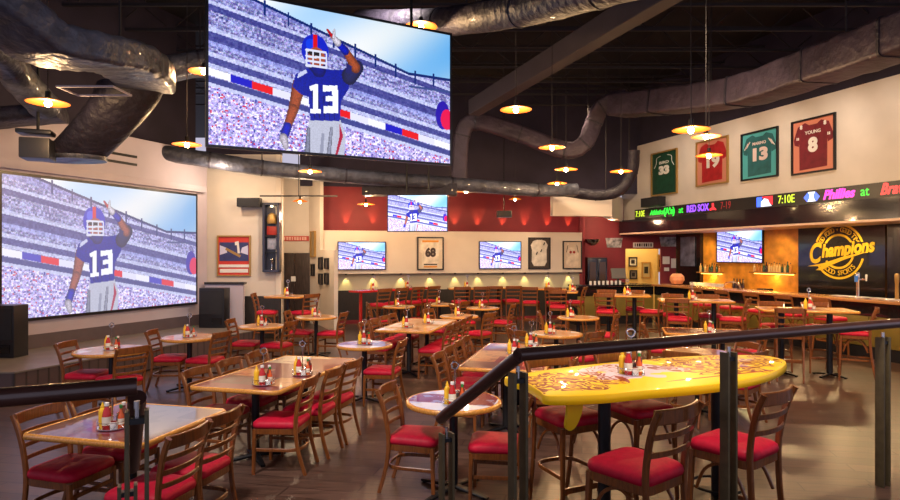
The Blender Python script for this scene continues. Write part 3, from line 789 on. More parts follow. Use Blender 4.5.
# ------------------------------------------------------------------ walls as lines in plan
class Line:
    def __init__(s, p, d): s.p = Vector(p); s.d = Vector(d).normalized()
    def hit(s, px):
        k = (px - 450) / F
        t = (k * s.p.y - s.p.x) / (s.d.x - k * s.d.y)
        return s.p + s.d * t
    @property
    def rz(s): return math.atan2(s.d.y, s.d.x)
    def off(s, k):      # towards the room
        nrm = Vector((-s.d.y, s.d.x)); return Line(s.p - nrm * k, s.d)
def zof(py, y): return H - (py - HY) * y / F
def wall(name, a, b, z0, z1, m, th=.12):
    a = Vector(a); b = Vector(b); d = (b - a); L_ = d.length; rz = math.atan2(d.y, d.x)
    mb = MB().box((L_ / 2, th / 2, (z0 + z1) / 2), (L_, th, z1 - z0))
    o = mb.build(name, m, None, smooth=False); o.location = (a.x, a.y, 0); o.rotation_euler = (0, 0, rz)
    return struct(o)
def on(line, px0, px1, pt, pb, k=0.):
    """place, width, heights of something on a wall seen in a pixel rectangle"""
    l = line.off(k) if k else line
    a, b = l.hit(px0), l.hit(px1); c = (a + b) / 2
    return c, (b - a).length, zof(pt, c.y), zof(pb, c.y)

LEFT = Line((-9.07 * 0 - 11.03 + .39 * 8, 8, ), (.39, 1))       # X - .39 Y = -11.03
LEFT = Line((-11.03 + .39 * 8, 8), (.39, 1))
RIGHT = Line((12.4 - .3306 * 8, 8), (.3306, -1))                # jersey wall
BARBACK = Line((13.7 - .3306 * 8, 8), (.3306, -1))
BACK = Line((-3.62, 17.0), (7.62, 1.8))
SEG = Line((-5.6, 14.3), (1, 0.02))
DOORW = Line((-5, 17.5), (1, 0))

# floor and ceiling
struct(MB().box((1.5, 10, -.05), (36, 32, .1)).build('floor', 'floor', None, smooth=False))
struct(MB().box((1.5, 11.5, 7.25), (36, 33, .1)).build('ceiling', 'ceil', None, smooth=False))
# platform the camera stands on, with steps between the two rails
RP = Vector((.304, 2.77)); RD = Vector((.9005, .4348)).normalized(); RN = Vector((-RD.y, RD.x))
def rp(s, n=0): return RP + RD * s + RN * n
mb = MB(); pts = [rp(-4, .06), rp(8, .06), rp(8, -6), rp(-4, -6)]
mb.prism([(p.x, p.y) for p in pts][::-1], 0, .47); struct(mb.build('platform_floor', 'floor', None, smooth=False))
for k in range(2):
    mb = MB(); n0, n1 = .06 + .28 * k, .06 + .28 * (k + 1)
    pts = [rp(-1.42, n0), rp(-.06, n0), rp(-.06, n1), rp(-1.42, n1)]
    mb.prism([(p.x, p.y) for p in pts][::-1], 0, .47 - .157 * (k + 1)); struct(mb.build('trim_step', 'floor', None, smooth=False))

# stage along the left wall
SE = Line((-9.07 + .39 * 8, 8), (.39, 1))
a = SE.hit(14.4); b = SE.p + SE.d * 5.4; wl = LEFT.hit(207)
mb = MB(); pts = [(a.x, a.y), (b.x, b.y), (wl.x + .1, 14.25), (LEFT.hit(2).x - .9, LEFT.hit(2).y - 2.3), (a.x - 2.0, a.y - .15)]
mb.prism(pts, .02, .35); struct(mb.build('stage_fascia', 'fascia', None, smooth=False))
mb = MB(); pts2 = [(a.x + .01, a.y - .01), (b.x + .01, b.y), (wl.x + .1, 14.27), (LEFT.hit(2).x - .9, LEFT.hit(2).y - 2.3), (a.x - 2.0, a.y - .16)]
mb.prism(pts2, .35, .37)
M['stagefloor'] = mat('stage floor tile', (.20, .165, .14), .4, noise=.15, scale=3, bump=.05)
struct(mb.build('stage_floor', 'stagefloor', None, smooth=False))

# left wall
l0 = LEFT.hit(2) - LEFT.d * 5.0; l1 = LEFT.hit(207)
wall('wall_left', l0, l1, 0, 4.25, 'lilac')
wall('wall_left_upper', l0 - Vector((.3, 0)), l1 + Vector((-.3, .1)), 4.25, 7.2, 'darkwall')
o = LEFT.off(.03); wall('baseboard_left', o.hit(2) - o.d * 4, o.hit(206), .37, .60, 'basebd', .03)
# air slots in the left wall
for i, (y0, y1) in enumerate(((153, 156), (161, 164))):
    c, w, zt, zb = on(LEFT, 105, 137, y0, y1, .005)
    t = MB().box((0, 0, 0), (w, .012, .05)).build('air_slot', 'blackplastic'); t.location = (c.x, c.y, (zt + zb) / 2); t.rotation_euler = (0, 0, LEFT.rz)
    tag(t, ('upper' if i == 0 else 'lower') + ' narrow black air slot high on the wall above the projection screen', 'vent', 'air slots')
# wall with framed jersey, display case
s0, s1 = SEG.hit(206), SEG.hit(281)
wall('wall_stage_end', s0, s1, 0, 4.25, 'beige')
wall('wall_stage_return', s1, (s1.x - .8, 17.6), 0, 4.25, 'beige')
wall('wall_stage_upper', s0, (s1.x + .0, s1.y + .02), 4.25, 7.2, 'darkwall')
wall('trim_wainscot_stage', SEG.off(.03).hit(244), SEG.off(.03).hit(281), 0, .98, 'wainscot', .03)
hw = SEG.off(.45)
wall('trim_half_wall', hw.hit(205), hw.hit(243), 0, 1.27, 'lilac', .12)
wall('trim_half_wall_cap', hw.off(.03).hit(204), hw.off(.03).hit(244), 1.27, 1.32, 'wainscot', .2)
# door wall
d0, d1 = DOORW.hit(262), DOORW.hit(320)
wall('wall_door', d0, d1, 0, 4.4, 'beige')
c, w, zt, zb = on(DOORW, 281, 308, 254, 324, .01)
dr = thing('door_1', 'dark stained double door with a small white sign', 'door', (c.x, c.y, 0), 0); dr['kind'] = 'structure'
for s in (-1, 1): MB().box((s * .30, -.02, 1.0), (.59, .04, 1.96), bev=.005).build('door_leaf', 'doordark', dr)
MB().box((-.02, -.045, 1.25), (.13, .01, .14)).build('door_sign', 'white', dr)
c, w, zt, zb = on(DOORW, 282, 309, 236, 241, .01)
t = thing('long_sign', 'narrow red sign with pale lettering above the dark double door', 'sign', (c.x, c.y, zb), 0)
MB().box((0, -.012, (zt - zb) / 2), (w, .024, zt - zb)).build('panel', mat('red sign', (.50, .06, .04), .5), t)
mb = MB()
for k in range(9): mb.box((-.30 + k * .073, -.027, (zt - zb) / 2), (.035 + .012 * (k % 3), .006, .09))
mb.build('lettering', mat('pink lettering', (.75, .45, .38), .5), t, smooth=False)

# back wall: furring box in front of a red wall
B0, B1 = BACK.hit(318), BACK.hit(582)
wall('wall_back', BACK.off(-.35).hit(319), BACK.off(-.35).hit(585), 0, 3.85, 'redwall')
wall('wall_back_upper', BACK.off(-.34).hit(300), BACK.off(-.34).hit(700), 3.85, 7.2, 'darkwall')
wall('wall_back_panel', B0, B1, 1.40, 2.60, 'cream', .34)
wall('wall_back_band', BACK.off(-.18).hit(330), BACK.off(-.18).hit(582), .93, 1.40, 'bandwall', .1)
wall('trim_wainscot_back', BACK.off(-.14).hit(332), BACK.off(-.14).hit(581), 0, .93, 'wainscot', .12)
mb = MB()
bl = BACK.off(-.10); aa = bl.hit(332); bb = bl.hit(581)
wall('baseboard_back', bl.off(.0).hit(332), bl.hit(581), 0, .10, 'redwall', .03)
# partition with small frames at the left end of the back wall
p0 = Vector(((320 - 450) / F * 16.9, 16.9)); p1 = Vector(((334 - 450) / F * 15.4, 15.4))
wall('wall_partition', p0, p1, 0, 2.05, 'beige', .1)
PART = Line(p0, p1 - p0)
wall('wall_door_return', DOORW.hit(309), (p0.x, p0.y), 0, 4.3, 'beige', .1)

# right wall with the jerseys
r0, r1 = RIGHT.hit(640), RIGHT.hit(905) + RIGHT.d * 3
wall('wall_right', r0 - RIGHT.d * 1.0, r1, 3.0, 5.36, 'beige', .2)
wall('wall_right_upper', RIGHT.off(-.1).hit(620), r1 + Vector((.1, .05)), 5.36, 7.2, 'darkwall', .2)
# white bulkhead over the passage
k0 = Vector(((553 - 450) / F * 17.35, 17.35)); k1 = Vector(((612 - 450) / F * 17.6, 17.6)); k2 = r0 - RIGHT.d * .9
wall('bulkhead_front', k0, k1, 3.02, 3.72, 'cream', .25)
wall('bulkhead_side', k1, k2, 3.0, 3.75, 'cream', .25)
# red wall beyond the bar end with the opening to the yellow room
FW = 20.3; FAR = Line((0, FW), (1, 0))
fx = lambda px: (px - 450) / F * FW
wall('wall_far_left', (fx(575), FW), (fx(625.5), FW), 0, 3.6, 'redwall')
wall('wall_far_right', (fx(661), FW), (fx(720), FW), 0, 3.6, 'redwall')
wall('wall_far_top', (fx(625.5), FW), (fx(661), FW), 2.12, 3.6, 'redwall')
wall('wall_yellow_room', (fx(615), FW + 1.6), (fx(675), FW + 1.6), 0, 3.2, 'yellowroom')
wall('wall_yellow_room_left', (fx(618), FW + .1), (fx(618) + .1, FW + 1.6), 0, 3.2, 'yellowroom')
wall('wall_yellow_room_right', (fx(661) + .5, FW + 1.6), (fx(661) + .05, FW + .1), 0, 3.2, 'yellowroom')
wall('wall_passage', (B1.x + .05, B1.y + .1), (fx(578), FW), 0, 3.9, 'redwall', .1)

# ------------------------------------------------------------------ soffit, ticker, back bar
SO = Line((12.15 - .3306 * 8, 8), (.3306, -1))
sa, sb_ = SO.hit(620), SO.hit(905) + SO.d * 3
def slab(name, a, b, z0, z1, m, th): return wall(name, a, b, z0, z1, m, th)
slab('bar_soffit', sa, sb_, 2.62, 3.03, 'soffit', 1.7)
slab('bar_soffit_lip', sa - SO.d * .02, sb_, 2.575, 2.62, 'soffitlip', 1.7)
slab('bar_soffit_end', sa - SO.d * .05, sa, 2.62, 3.0, 'soffit', 1.5)
# ticker display
tk = thing('ticker_display', 'long black scrolling scoreboard with coloured lettering along the bar soffit', 'scoreboard', (SO.hit(635).x, SO.hit(635).y, 3.03), SO.rz)
L_ = (sb_ - SO.hit(635)).length
MB().box((L_ / 2, .06, .145), (L_, .14, .29)).build('housing', 'blackplastic', tk)
led = {k: emit('led ' + k, c, s) for k, (c, s) in dict(green=((.03, .9, .05), 1.4), yellow=((.75, .95, .05), 1.3), purple=((.30, .08, 1.), 1.8), red=((1, .03, .04), 1.6), dred=((.45, .03, .03), .7), pink=((1., .04, .55), 1.6), blue=((.06, .15, 1.), 1.7), white=((.85, .9, 1.), 1.5)).items()}
T0 = SO.hit(635)
def tx(px): return (SO.hit(px) - T0).length
def ticker(s, p0, p1, col, size=.26, z=.145, **k):
    mb = MB(); a_, b_ = tx(p0), tx(p1); wall_text(mb, s, (a_ + b_) / 2, -.013, z, size, w=b_ - a_, **k)
    mb.build('lettering', led[col], tk, smooth=False)
ticker('7:10E', 636, 645, 'yellow'); ticker('Athletics', 650, 664, 'green', .2, bold=.006, shear=.3); ticker('(A\u2019s)', 664, 675, 'green', bold=.012)
ticker('at', 679, 683.5, 'green'); ticker('RED SOX', 687, 709, 'purple', bold=.006)
ticker('7-19', 721, 731, 'dred'); ticker('7:10E', 778.5, 795, 'yellow'); ticker('Phillies', 823, 855, 'pink', .27, bold=.010, shear=.3)
ticker('at', 861, 869.5, 'green', .27); ticker('Braves', 880, 916, 'red', .30, bold=.008, shear=.35)
# socks emblem, league emblem, bell emblem
x0 = tx(713); mb = MB().xzplate([(x0 - .10, .05), (x0 - .12, .10), (x0 - .02, .13), (x0 - .03, .24), (x0 + .04, .24), (x0 + .05, .13), (x0 + .13, .08), (x0 + .12, .05), (x0 + .02, .07)], -.011, -.014); mb.build('socks_emblem', led['red'], tk, smooth=False)
x0, x1 = tx(757), tx(773); xm = (x0 + x1) / 2; w_ = x1 - x0
MB().xzplate([(x0, .03), (x0 + w_ * .25, .03), (x0 + w_ * .35, .26), (x0, .26)], -.010, -.014).build('emblem_blue_half', led['blue'], tk, smooth=False)
MB().xzplate([(x0 + w_ * .3, .26), (x1, .26), (x1, .05), (x0 + w_ * .8, .12)], -.010, -.013).build('emblem_red_half', led['red'], tk, smooth=False)
MB().xzplate([(x0 + w_ * .28, .03), (x0 + w_ * .95, .03), (x0 + w_ * .8, .11), (x0 + w_ * .72, .19), (x0 + w_ * .5, .22), (x0 + w_ * .3, .15)], -.012, -.016).build('emblem_batter', led['white'], tk, smooth=False)
xm = tx(812); 
MB().xzplate([(xm - .2, .14), (xm - .12, .05), (xm + .12, .05), (xm + .2, .14), (xm + .10, .24), (xm - .10, .24)], -.010, -.013).build('emblem_blue_diamonds', led['blue'], tk, smooth=False)
MB().xzplate([(xm - .10, .045), (xm + .10, .045), (xm + .055, .12), (xm + .05, .19), (xm + .09, .25), (xm - .09, .25), (xm - .05, .19), (xm - .055, .12)], -.012, -.016).build('emblem_bell', led['white'], tk, smooth=False)

# back bar wall
wb0, wb1 = BARBACK.hit(697), BARBACK.hit(905) + BARBACK.d * 2.5
wall('wall_bar_back', wb0, wb1, 0, 2.6, 'gold', .15)
c0, c1 = BARBACK.off(.12).hit(676), BARBACK.off(.12).hit(700)
wall('wall_bar_pillar', c0, c1, 0, 2.6, 'black', .25)
# slab with the logo
c, w, zt, zb = on(BARBACK, 799, 886, 222, 290, .06)
lg = thing('logo_panel', 'black wall panel with round yellow sports bar logo', 'sign', (c.x, c.y, .95), BARBACK.rz)
hh = 2.575 - .95
MB().box((0, 0, hh / 2), (w, .05, hh)).build('panel', 'black', lg)
yb_ = mat('logo yellow', (.85, .55, .02), .4)
zc = zof(251.5, c.y) - .95; sc = c.y / F            # metres per pixel here
Rr = 27.5 * sc
def ringpart(r0_, r1_, a0, a1, name='logo_ring', n=40):
    mb = MB(); b = mb.bm; A = []
    for i in range(n + 1):
        an = R(a0 + (a1 - a0) * i / n)
        A.append([b.verts.new((r * math.cos(an), y, zc + r * math.sin(an))) for r, y in ((r0_, -.027), (r0_, -.032), (r1_, -.032), (r1_, -.027))])
    for p, q in zip(A, A[1:]):
        for k in range(4): b.faces.new((p[k], p[(k + 1) % 4], q[(k + 1) % 4], q[k]))
    mb.build(name, yb_, lg, smooth=False)
ringpart(Rr * .93, Rr * 1.01, 18, 158); ringpart(Rr * .93, Rr * 1.01, 212, 345); ringpart(Rr * .56, Rr * .64, 30, 150); ringpart(Rr * .56, Rr * .64, 215, 340)
def arctext(s, r, mid, step, size, flip=False, name='arched_lettering'):
    mb = MB(); n = len(s)
    for i, ch in enumerate(s):
        if ch == ' ': continue
        k = (i - (n - 1) / 2) * step
        an = mid + (k if flip else -k)
        rot = R(an + 90) if flip else R(an - 90)
        wall_text(mb, ch, r * math.cos(R(an)), -.029, zc + r * math.sin(R(an)), size, rot=rot, bold=.0)
    mb.build(name, yb_, lg, smooth=False)
arctext('GOOD FOOD \u2022 GOOD TIMES', Rr * .79, 90, 7.2, Rr * .25); arctext('GOOD SPORTS', Rr * .79, 272, 9.0, Rr * .25, True)
# dark slab behind the name so the ring reads as broken, then the name and swoosh
tilt = R(6)
MB().xzplate([(-1.15 * Rr, zc - .38 * Rr), (1.1 * Rr, zc - .10 * Rr), (1.12 * Rr, zc + .34 * Rr), (-.7 * Rr, zc + .30 * Rr), (-1.1 * Rr, zc + .2 * Rr)], -.027, -.0345).build('name_backing', 'black', lg, smooth=False)
def rt(x, z, a=tilt): return (x * math.cos(a) - z * math.sin(a), zc + x * math.sin(a) + z * math.cos(a))
mb = MB(); q = rt(-1.02 * Rr, .0); wall_text(mb, 'C', q[0], -.038, q[1], Rr * 1.02, rot=tilt, bold=.018, shear=.3, w=Rr * .55)
q = rt(.33 * Rr, .06 * Rr); wall_text(mb, 'hampions', q[0], -.038, q[1], Rr * .66, rot=tilt, bold=.016, shear=.3, w=Rr * 2.1)
mb.build('script_name', yb_, lg, smooth=False)
sw = [(-1.35, -.42), (-.6, -.36), (.2, -.20), (1.15, -.12), (.2, -.32), (-.45, -.50), (-.75, -.62), (-1.0, -.60), (-.75, -.47)]
MB().xzplate([rt(x * Rr, z * Rr) for x, z in sw], -.034, -.040).build('swoosh', yb_, lg, smooth=False)
# dark end beyond logo
wall('wall_bar_end', BARBACK.off(.2).hit(887), BARBACK.off(.2).hit(905) + BARBACK.d * 2, 0, 2.6, 'soffit', .1)
# bar television
c, w, zt, zb = on(BARBACK, 717, 762, 230.5, 262, .05)
television('wall_television', 'flat television on the amber wall behind the bar', (c.x, c.y, zb), BARBACK.rz, w, zt - zb, 'tv')
# dim screen on dark pillar
c, w, zt, zb = on(BARBACK.off(.14), 681, 695, 237, 266, .0)
t = thing('dark_picture', 'dim bluish poster on the dark pillar left of the bottle shelves', 'picture', (c.x, c.y, zb), BARBACK.rz)
MB().box((0, -.01, (zt - zb) / 2), (w, .02, zt - zb)).build('panel', mat('dim blue print', (.10, .12, .22), .2, noise=.6, scale=4), t)
# bottle shelves with bottles
kinds = ['bottle_green', 'bottle_amber', 'bottle_clear', 'bottle_dark', 'bottle_amber', 'bottle_clear']
kname = dict(bottle_green='dark green', bottle_amber='amber', bottle_clear='pale', bottle_dark='very dark')
def liquor(mt):
    def f():
        r = .042
        t = thing('liquor_bottle', '', 'bottle')
        MB().lathe([(0, 0), (r, 0), (r, .17), (r * .8, .20), (.016, .235), (.015, .29)], seg=12).build('bottle_body', mt, t)
        MB().lathe([(.017, .285), (.018, .32), (0, .322)], seg=10).build('cap', 'blackplastic', t)
        return t
    return f
for nm, (a_, b_), n in (('left', (699, 721), 9), ('right', (752, 793), 15)):
    c, w, zt, zb = on(BARBACK, a_, b_, 272, 274, .12)
    t = thing('bottle_shelf', nm + ' lit wooden bottle shelf on the amber bar wall', 'shelf', (c.x, c.y, zt - .04), BARBACK.rz, 'bottle shelves behind the bar')
    MB().box((0, 0, .02), (w, .2, .04), bev=.004).build('shelf_board', 'barwood', t)
    MB().box((0, .05, -.012), (w * .95, .03, .02)).build('light_strip', emit('amber shelf light ' + nm, (1, .55, .08), 6), t)
    for i in range(n):
        q = c + BARBACK.d * ((i + .5) / n - .5) * w * .95
        k = kinds[random.randrange(6)]
        s_ = random.uniform(.62, .88)
        po = ['leftmost', 'second from left', 'third from left', 'fourth from left', 'fifth from left', 'sixth from left', 'seventh from left', 'eighth from left'][i] if i < 8 else ['rightmost', 'second from right', 'third from right', 'fourth from right', 'fifth from right', 'sixth from right', 'seventh from right'][n - 1 - i]
        place(k, liquor(k), (q.x, q.y, zt), random.random() * 3, '%s liquor bottle, %s on the %s bar shelf' % (kname[k], po, nm), 'bottle', 'liquor bottles on the bar shelves', (s_, s_, s_))
    ld = bpy.data.lights.new('shelf_glow', 'AREA'); ld.energy = 14; ld.color = (1, .6, .15); ld.size = w; ld.size_y = .1; ld.shape = 'RECTANGLE'
    lo = bpy.data.objects.new('shelf_glow', ld); COL.objects.link(lo); lo.location = (c.x - .08, c.y - .03, zt - .08)

# ------------------------------------------------------------------ bar counter
BF = Line((11.6 - .3306 * 8, 8), (.3306, -1))
e0 = BF.hit(654); e1 = BF.hit(905) + BF.d * 2.5
bt = thing('bar_counter', 'long bar with wooden top, black apron and olive gold front panels', 'bar counter', (e0.x, e0.y, 0), BF.rz)
L_ = (e1 - e0).length
MB().box((L_ / 2, .32, .5), (L_, .55, 1.0)).build('body', 'blackplastic', bt, smooth=False)
for i in range(6):
    w_ = L_ / 6; MB().box((w_ * (i + .5), .035, .51), (w_ - .015, .03, .56), bev=.004).build('front_panel', 'olive', bt)
MB().box((L_ / 2, .03, .92), (L_, .05, .24)).build('apron', 'black', bt)
MB().box((L_ / 2, .06, .11), (L_, .04, .22)).build('toe_kick', 'blackplastic', bt)
MB().box((L_ / 2, .22, 1.075), (L_ + .04, .68, .05), bev=.012).build('counter_top', 'barwood', bt)
# short end of the bar, square to the camera
a1 = Vector(((578 - 450) / F * 16.9, 16.9)); dd = (e0 - a1)
b2 = thing('bar_end_counter', 'short end of the bar with dark front running left behind the tall tables', 'bar counter', (a1.x, a1.y, 0), math.atan2(dd.y, dd.x))
L2 = dd.length - .01
MB().box((L2 / 2, .32, .5), (L2, .55, 1.0)).build('body', 'blackplastic', b2, smooth=False)
MB().box((L2 / 2, .03, .92), (L2, .05, .24)).build('apron', 'black', b2)
for i in range(2): MB().box((L2 / 2 * (i + .5), .035, .51), (L2 / 2 - .015, .03, .56), bev=.004).build('front_panel', 'olive', b2)
MB().box((L2 / 2, .25, 1.075), (L2 + .04, .62, .05), bev=.012).build('counter_top', 'black', b2)
# back bar unit
q0 = BARBACK.off(.5).hit(690); q1 = BARBACK.off(.5).hit(881)
bb = thing('back_bar_cabinet', 'low dark cabinet with counter along the wall behind the bar', 'cabinet', (q0.x, q0.y, 0), BARBACK.rz)
L3 = (q1 - q0).length
MB().box((L3 / 2, .2, .46), (L3, .42, .92)).build('body', 'blackplastic', bb, smooth=False)
MB().box((L3 / 2, .2, .94), (L3, .46, .04)).build('counter_top', 'barwood', bb)
BB = BARBACK.off(.3)
def on_bar(line, px, k=0.):
    l = line.off(k); return l.hit(px)
# beer tap tower
for px_, w in ((858, 'silver beer tap tower with blue top, in front of the logo panel'), (897, 'brass beer tap tower at the right edge of the bar')):
    p = on_bar(BF, px_, -.30)
    t = thing('beer_tap_tower', w, 'beer tap', (p.x, p.y, 1.10), BF.rz, 'beer tap towers')
    MB().lathe([(0, 0), (.06, 0), (.06, .02), (.032, .03), (.030, .32), (.036, .33), (.04, .46), (.03, .49), (0, .495)], seg=20).build('column', 'chrome' if px_ < 880 else 'goldframe', t)
    MB().cyl((.04, 0, .36), .012, .14, axis='X', seg=10).build('spout_arm', 'chrome', t)
    MB().lathe([(.012, 0), (.016, .06), (.02, .12), (0, .13)], c=(.17, 0, .33), seg=12).build('tap_handle', 'white', t)
    if px_ < 880: MB().cyl((0, -.048, .31), .03, .12, seg=12).build('blue_badge', mat('blue badge', (.05, .2, .7), .3), t)
    p = on_bar(BF, px_ - 4, -.28); d_ = thing('drip_tray', 'steel drip tray under the ' + ('silver' if px_ < 880 else 'brass') + ' beer tap tower', 'drip tray', (p.x, p.y, 1.10), BF.rz, 'drip trays')
    MB().box((0, 0, .012), (.9, .24, .02), bev=.004).build('tray', 'chrome', d_); MB().box((0, 0, .024), (.84, .18, .004)).build('grille', 'silverpaper', d_)
# glasses, bottles and odd things on the back bar
for i in range(16):
    p = BB.hit(691 + 2.1 * i)
    if 731 > 691 + 2.1 * i:
        place('glass', lambda: tag(MB().lathe([(0, 0), (.03, 0), (.036, .15), (.033, .15), (.027, .01), (0, .01)], seg=12).build('drinking_glass', 'glass'), '', 'glass'), (p.x, p.y, .96), 0, 'clear glass in the row on the left end of the back bar', 'glass', 'row of glasses on the back bar')
for i, px_ in enumerate((734, 737, 740, 743)):
    p = BB.hit(px_)
    place('wine', liquor('bottle_dark'), (p.x, p.y, .96), 0, 'dark wine bottle, %s of four below the bar television' % ['leftmost', 'second', 'third', 'rightmost'][i], 'bottle', 'wine bottles on the back bar')
p = on_bar(BF, 677, -.45)
t = thing('orange_pumpkin', 'pale orange pumpkin on the left end of the bar', 'pumpkin', (p.x, p.y, 1.10))
MB().lathe([(0, 0), (.14, .02), (.20, .12), (.19, .22), (.12, .30), (.03, .29), (0, .28)], seg=24).build('body', 'orange', t)
MB().cyl((0, 0, .28), .018, .05, r2=.012, seg=8).build('stem', 'olive', t)
p = on_bar(BF, 732, -.45)
t = thing('arched_steel_rail', 'pale arched steel rail standing on the bar before the television', 'rail', (p.x, p.y, 1.10), BF.rz)
MB().sweep(smoothpath([(-.28, 0, 0), (-.2, 0, .12), (0, 0, .15), (.2, 0, .12), (.28, 0, 0)], 5), circ(.02, 8), up=(0, 1, 0)).build('tube', 'chrome', t)
p = on_bar(BB, 765); t = MB().box((0, 0, .05), (.34, .2, .1), bev=.01).build('bar_caddy_box', 'blackplastic'); t.location = (p.x, p.y, .96); t.rotation_euler = (0, 0, BF.rz)
tag(t, 'black box on the back bar right of the wine bottles', 'box')
# cash register at the bar end
p = a1 + dd * .50
t = thing('cash_register_monitor', 'grey cash register monitor seen from behind on the bar end', 'cash register', (p.x + .1, p.y + .25, 1.10), R(8))
MB().box((0, 0, .03), (.30, .24, .06), bev=.01).build('base', 'blackplastic', t)
MB().box((0, 0, .12), (.05, .05, .16)).build('stand', 'blackplastic', t)
MB().box((0, -.04, .30), (.42, .05, .30), rot=Matrix.Rotation(R(-18), 3, 'X'), bev=.012).build('monitor', mat('grey plastic', (.12, .12, .12), .4), t)
for i in range(8):
    p = a1 + dd * (.16 + .055 * i)
    place('glass', None, (p.x + .02, p.y + .08, 1.10), 0, 'short glass in the row on the dark bar end', 'glass', 'row of glasses on the bar end', (1, 1, .7))
# bar stools along the bar
for i, (Y, w) in enumerate(((14.9, 'leftmost'), (14.1, 'second from left'), (13.3, 'third from left'), (12.5, 'fourth from left'), (11.7, 'rightmost'))):
    X = 11.05 - .3306 * Y
    chair(X, Y, math.degrees(math.atan2(.3137, .9495)), 'red-seated bar stool drawn up to the long bar, %s of the five' % w, 'bar stools along the bar', True)

# ------------------------------------------------------------------ handrails
def post(x, y, z0, z1, label, n=0):
    t = thing('rail_post', label, 'post', (x, y, z0), math.atan2(RD.y, RD.x), 'handrail posts')
    for s in (-1, 1):
        MB().box((s * .03, 0, (z1 - z0) / 2), (.014, .055, z1 - z0), bev=.002).build('flat_bar', 'postmetal', t)
    MB().box((0, 0, z1 - z0 - .035), (.05, .04, .02)).build('spacer', 'darkmetal', t)
    MB().cyl((0, 0, z1 - z0 - .03), .010, .06, seg=10).build('rail_bracket', 'chrome', t)
ZR = 1.50; tr = .031
def rail(pts, label):
    t = thing('handrail', label, 'handrail', (pts[0][0], pts[0][1], 0))
    o = Vector(pts[0]); o.z = 0
    MB().sweep([Vector(p) - o for p in pts], circ(tr, 16)).build('tube', 'railpaint', t, angle=60)
    return t
A0 = rp(0); A3 = rp(5.0)
rail([(A3.x, A3.y, ZR), (rp(2.7).x, rp(2.7).y, ZR), (A0.x, A0.y, ZR)], 'long brown handrail crossing the right half of the foreground')
lo_ = rp(-.02, .78)
rail([(A0.x + .004, A0.y, ZR - .005), (lo_.x, lo_.y, 1.03)], 'short brown handrail sloping down the steps at centre')
B0_ = rp(-1.52); B9 = rp(-3.4)
rail([(B0_.x, B0_.y, ZR), (B9.x, B9.y, ZR)], 'brown handrail at the left edge of the foreground')
lo2 = rp(-1.62, .66)
lo2 = Vector((-1.345, 2.62))
rail([(B0_.x - .045, B0_.y + .09, ZR - .06), (lo2.x, lo2.y, 1.05)], 'short brown handrail sloping down the steps at left')
zt = 1.42
for s, w in ((.0, 'double flat-bar post at the corner of the steps, centre'), (1.335, 'double flat-bar post in front of the yellow surfboard table'), (2.73, 'double flat-bar post standing on bare floor at far right')):
    q = rp(s); post(q.x, q.y, .47, zt, w)
q = rp(-1.52); post(q.x, q.y, .47, zt, 'double flat-bar post at the left handrail end, by the foreground table')
q = rp(-.02, .70); post(q.x, q.y, 0, .97, 'short post below the foot of the central stair rail')
q = Vector((-1.342, 2.58)); post(q.x, q.y, 0, .99, 'short post below the foot of the left stair rail')
# ------------------------------------------------------------------ screens
def hang(p0, p1, zb0, h, label, name, which='big', tilt=0., rods=(), bez=.03, ztop=6.9):
    d = p1 - p0; c = (p0 + p1) / 2
    t = television(name, label, (c.x, c.y, zb0), math.atan2(d.y, d.x), d.length, h, which, tilt, bez)
    for s in rods:
        MB().cyl((s, .06, h), .02, ztop - zb0 - h, seg=8).build('hanging_rod', 'blackmetal', t)
    return t
dL = 7.0; dR = dL * 1.215
pL = Vector(((208.5 - 450) / F * dL, dL)); pR = Vector(((450 - 450) / F * dR, dR))
hang(pL, pR, 3.19, 1.76, 'huge ceiling-hung screen showing a football player in blue number 13', 'hanging_screen', 'big', 0, (-1.0, 1.0))
c, w, zt, zb = on(LEFT, 2, 196, 174.5, 321, .06); 
a_, b_ = LEFT.off(.06).hit(2), LEFT.off(.06).hit(196)
ps = thing('projection_screen', 'wide wall projection screen over the stage showing football player number 13', 'projection screen', ((a_.x + b_.x) / 2, (a_.y + b_.y) / 2, .89), LEFT.rz)
pw = (b_ - a_).length; phh = 2.34
MB().box((0, .02, phh / 2), (pw + .10, .03, phh + .10)).build('black_border', 'blackplastic', ps)
picture(ps, pw, phh, 0, phh / 2, 'proj')
MB().box((0, .0, phh + .16), (pw + .5, .12, .14), bev=.02).build('roller_case', 'lilac', ps)
MB().box((0, .03, phh + .06), (pw + .06, .02, .12)).build('top_drop', 'lilac', ps)
c, w, zt, zb = on(BACK, 338.5, 385, 242.5, 269, .05)
television('wall_television', 'television on the pale back wall left of the framed number 68', (c.x, c.y, zb), BACK.rz, w, zt - zb)
c, w, zt, zb = on(BACK, 480, 520.5, 242, 268, .05)
television('wall_television', 'television on the pale back wall right of the framed number 68', (c.x, c.y, zb), BACK.rz, w, zt - zb)
d_ = 14.0; pL = Vector(((388 - 450) / F * d_, d_)); pR = Vector(((447 - 450) / F * (d_ - .1), d_ - .1))
t = hang(pL, pR, zof(231, d_), 35.5 / F * d_, 'medium television hung from the ceiling before the back wall', 'hanging_television', 'tv', 0, (-.25, .25), .02)
MB().box((0, .12, .4), (.9, .14, .6)).build('mount_box', 'blackplastic', t)

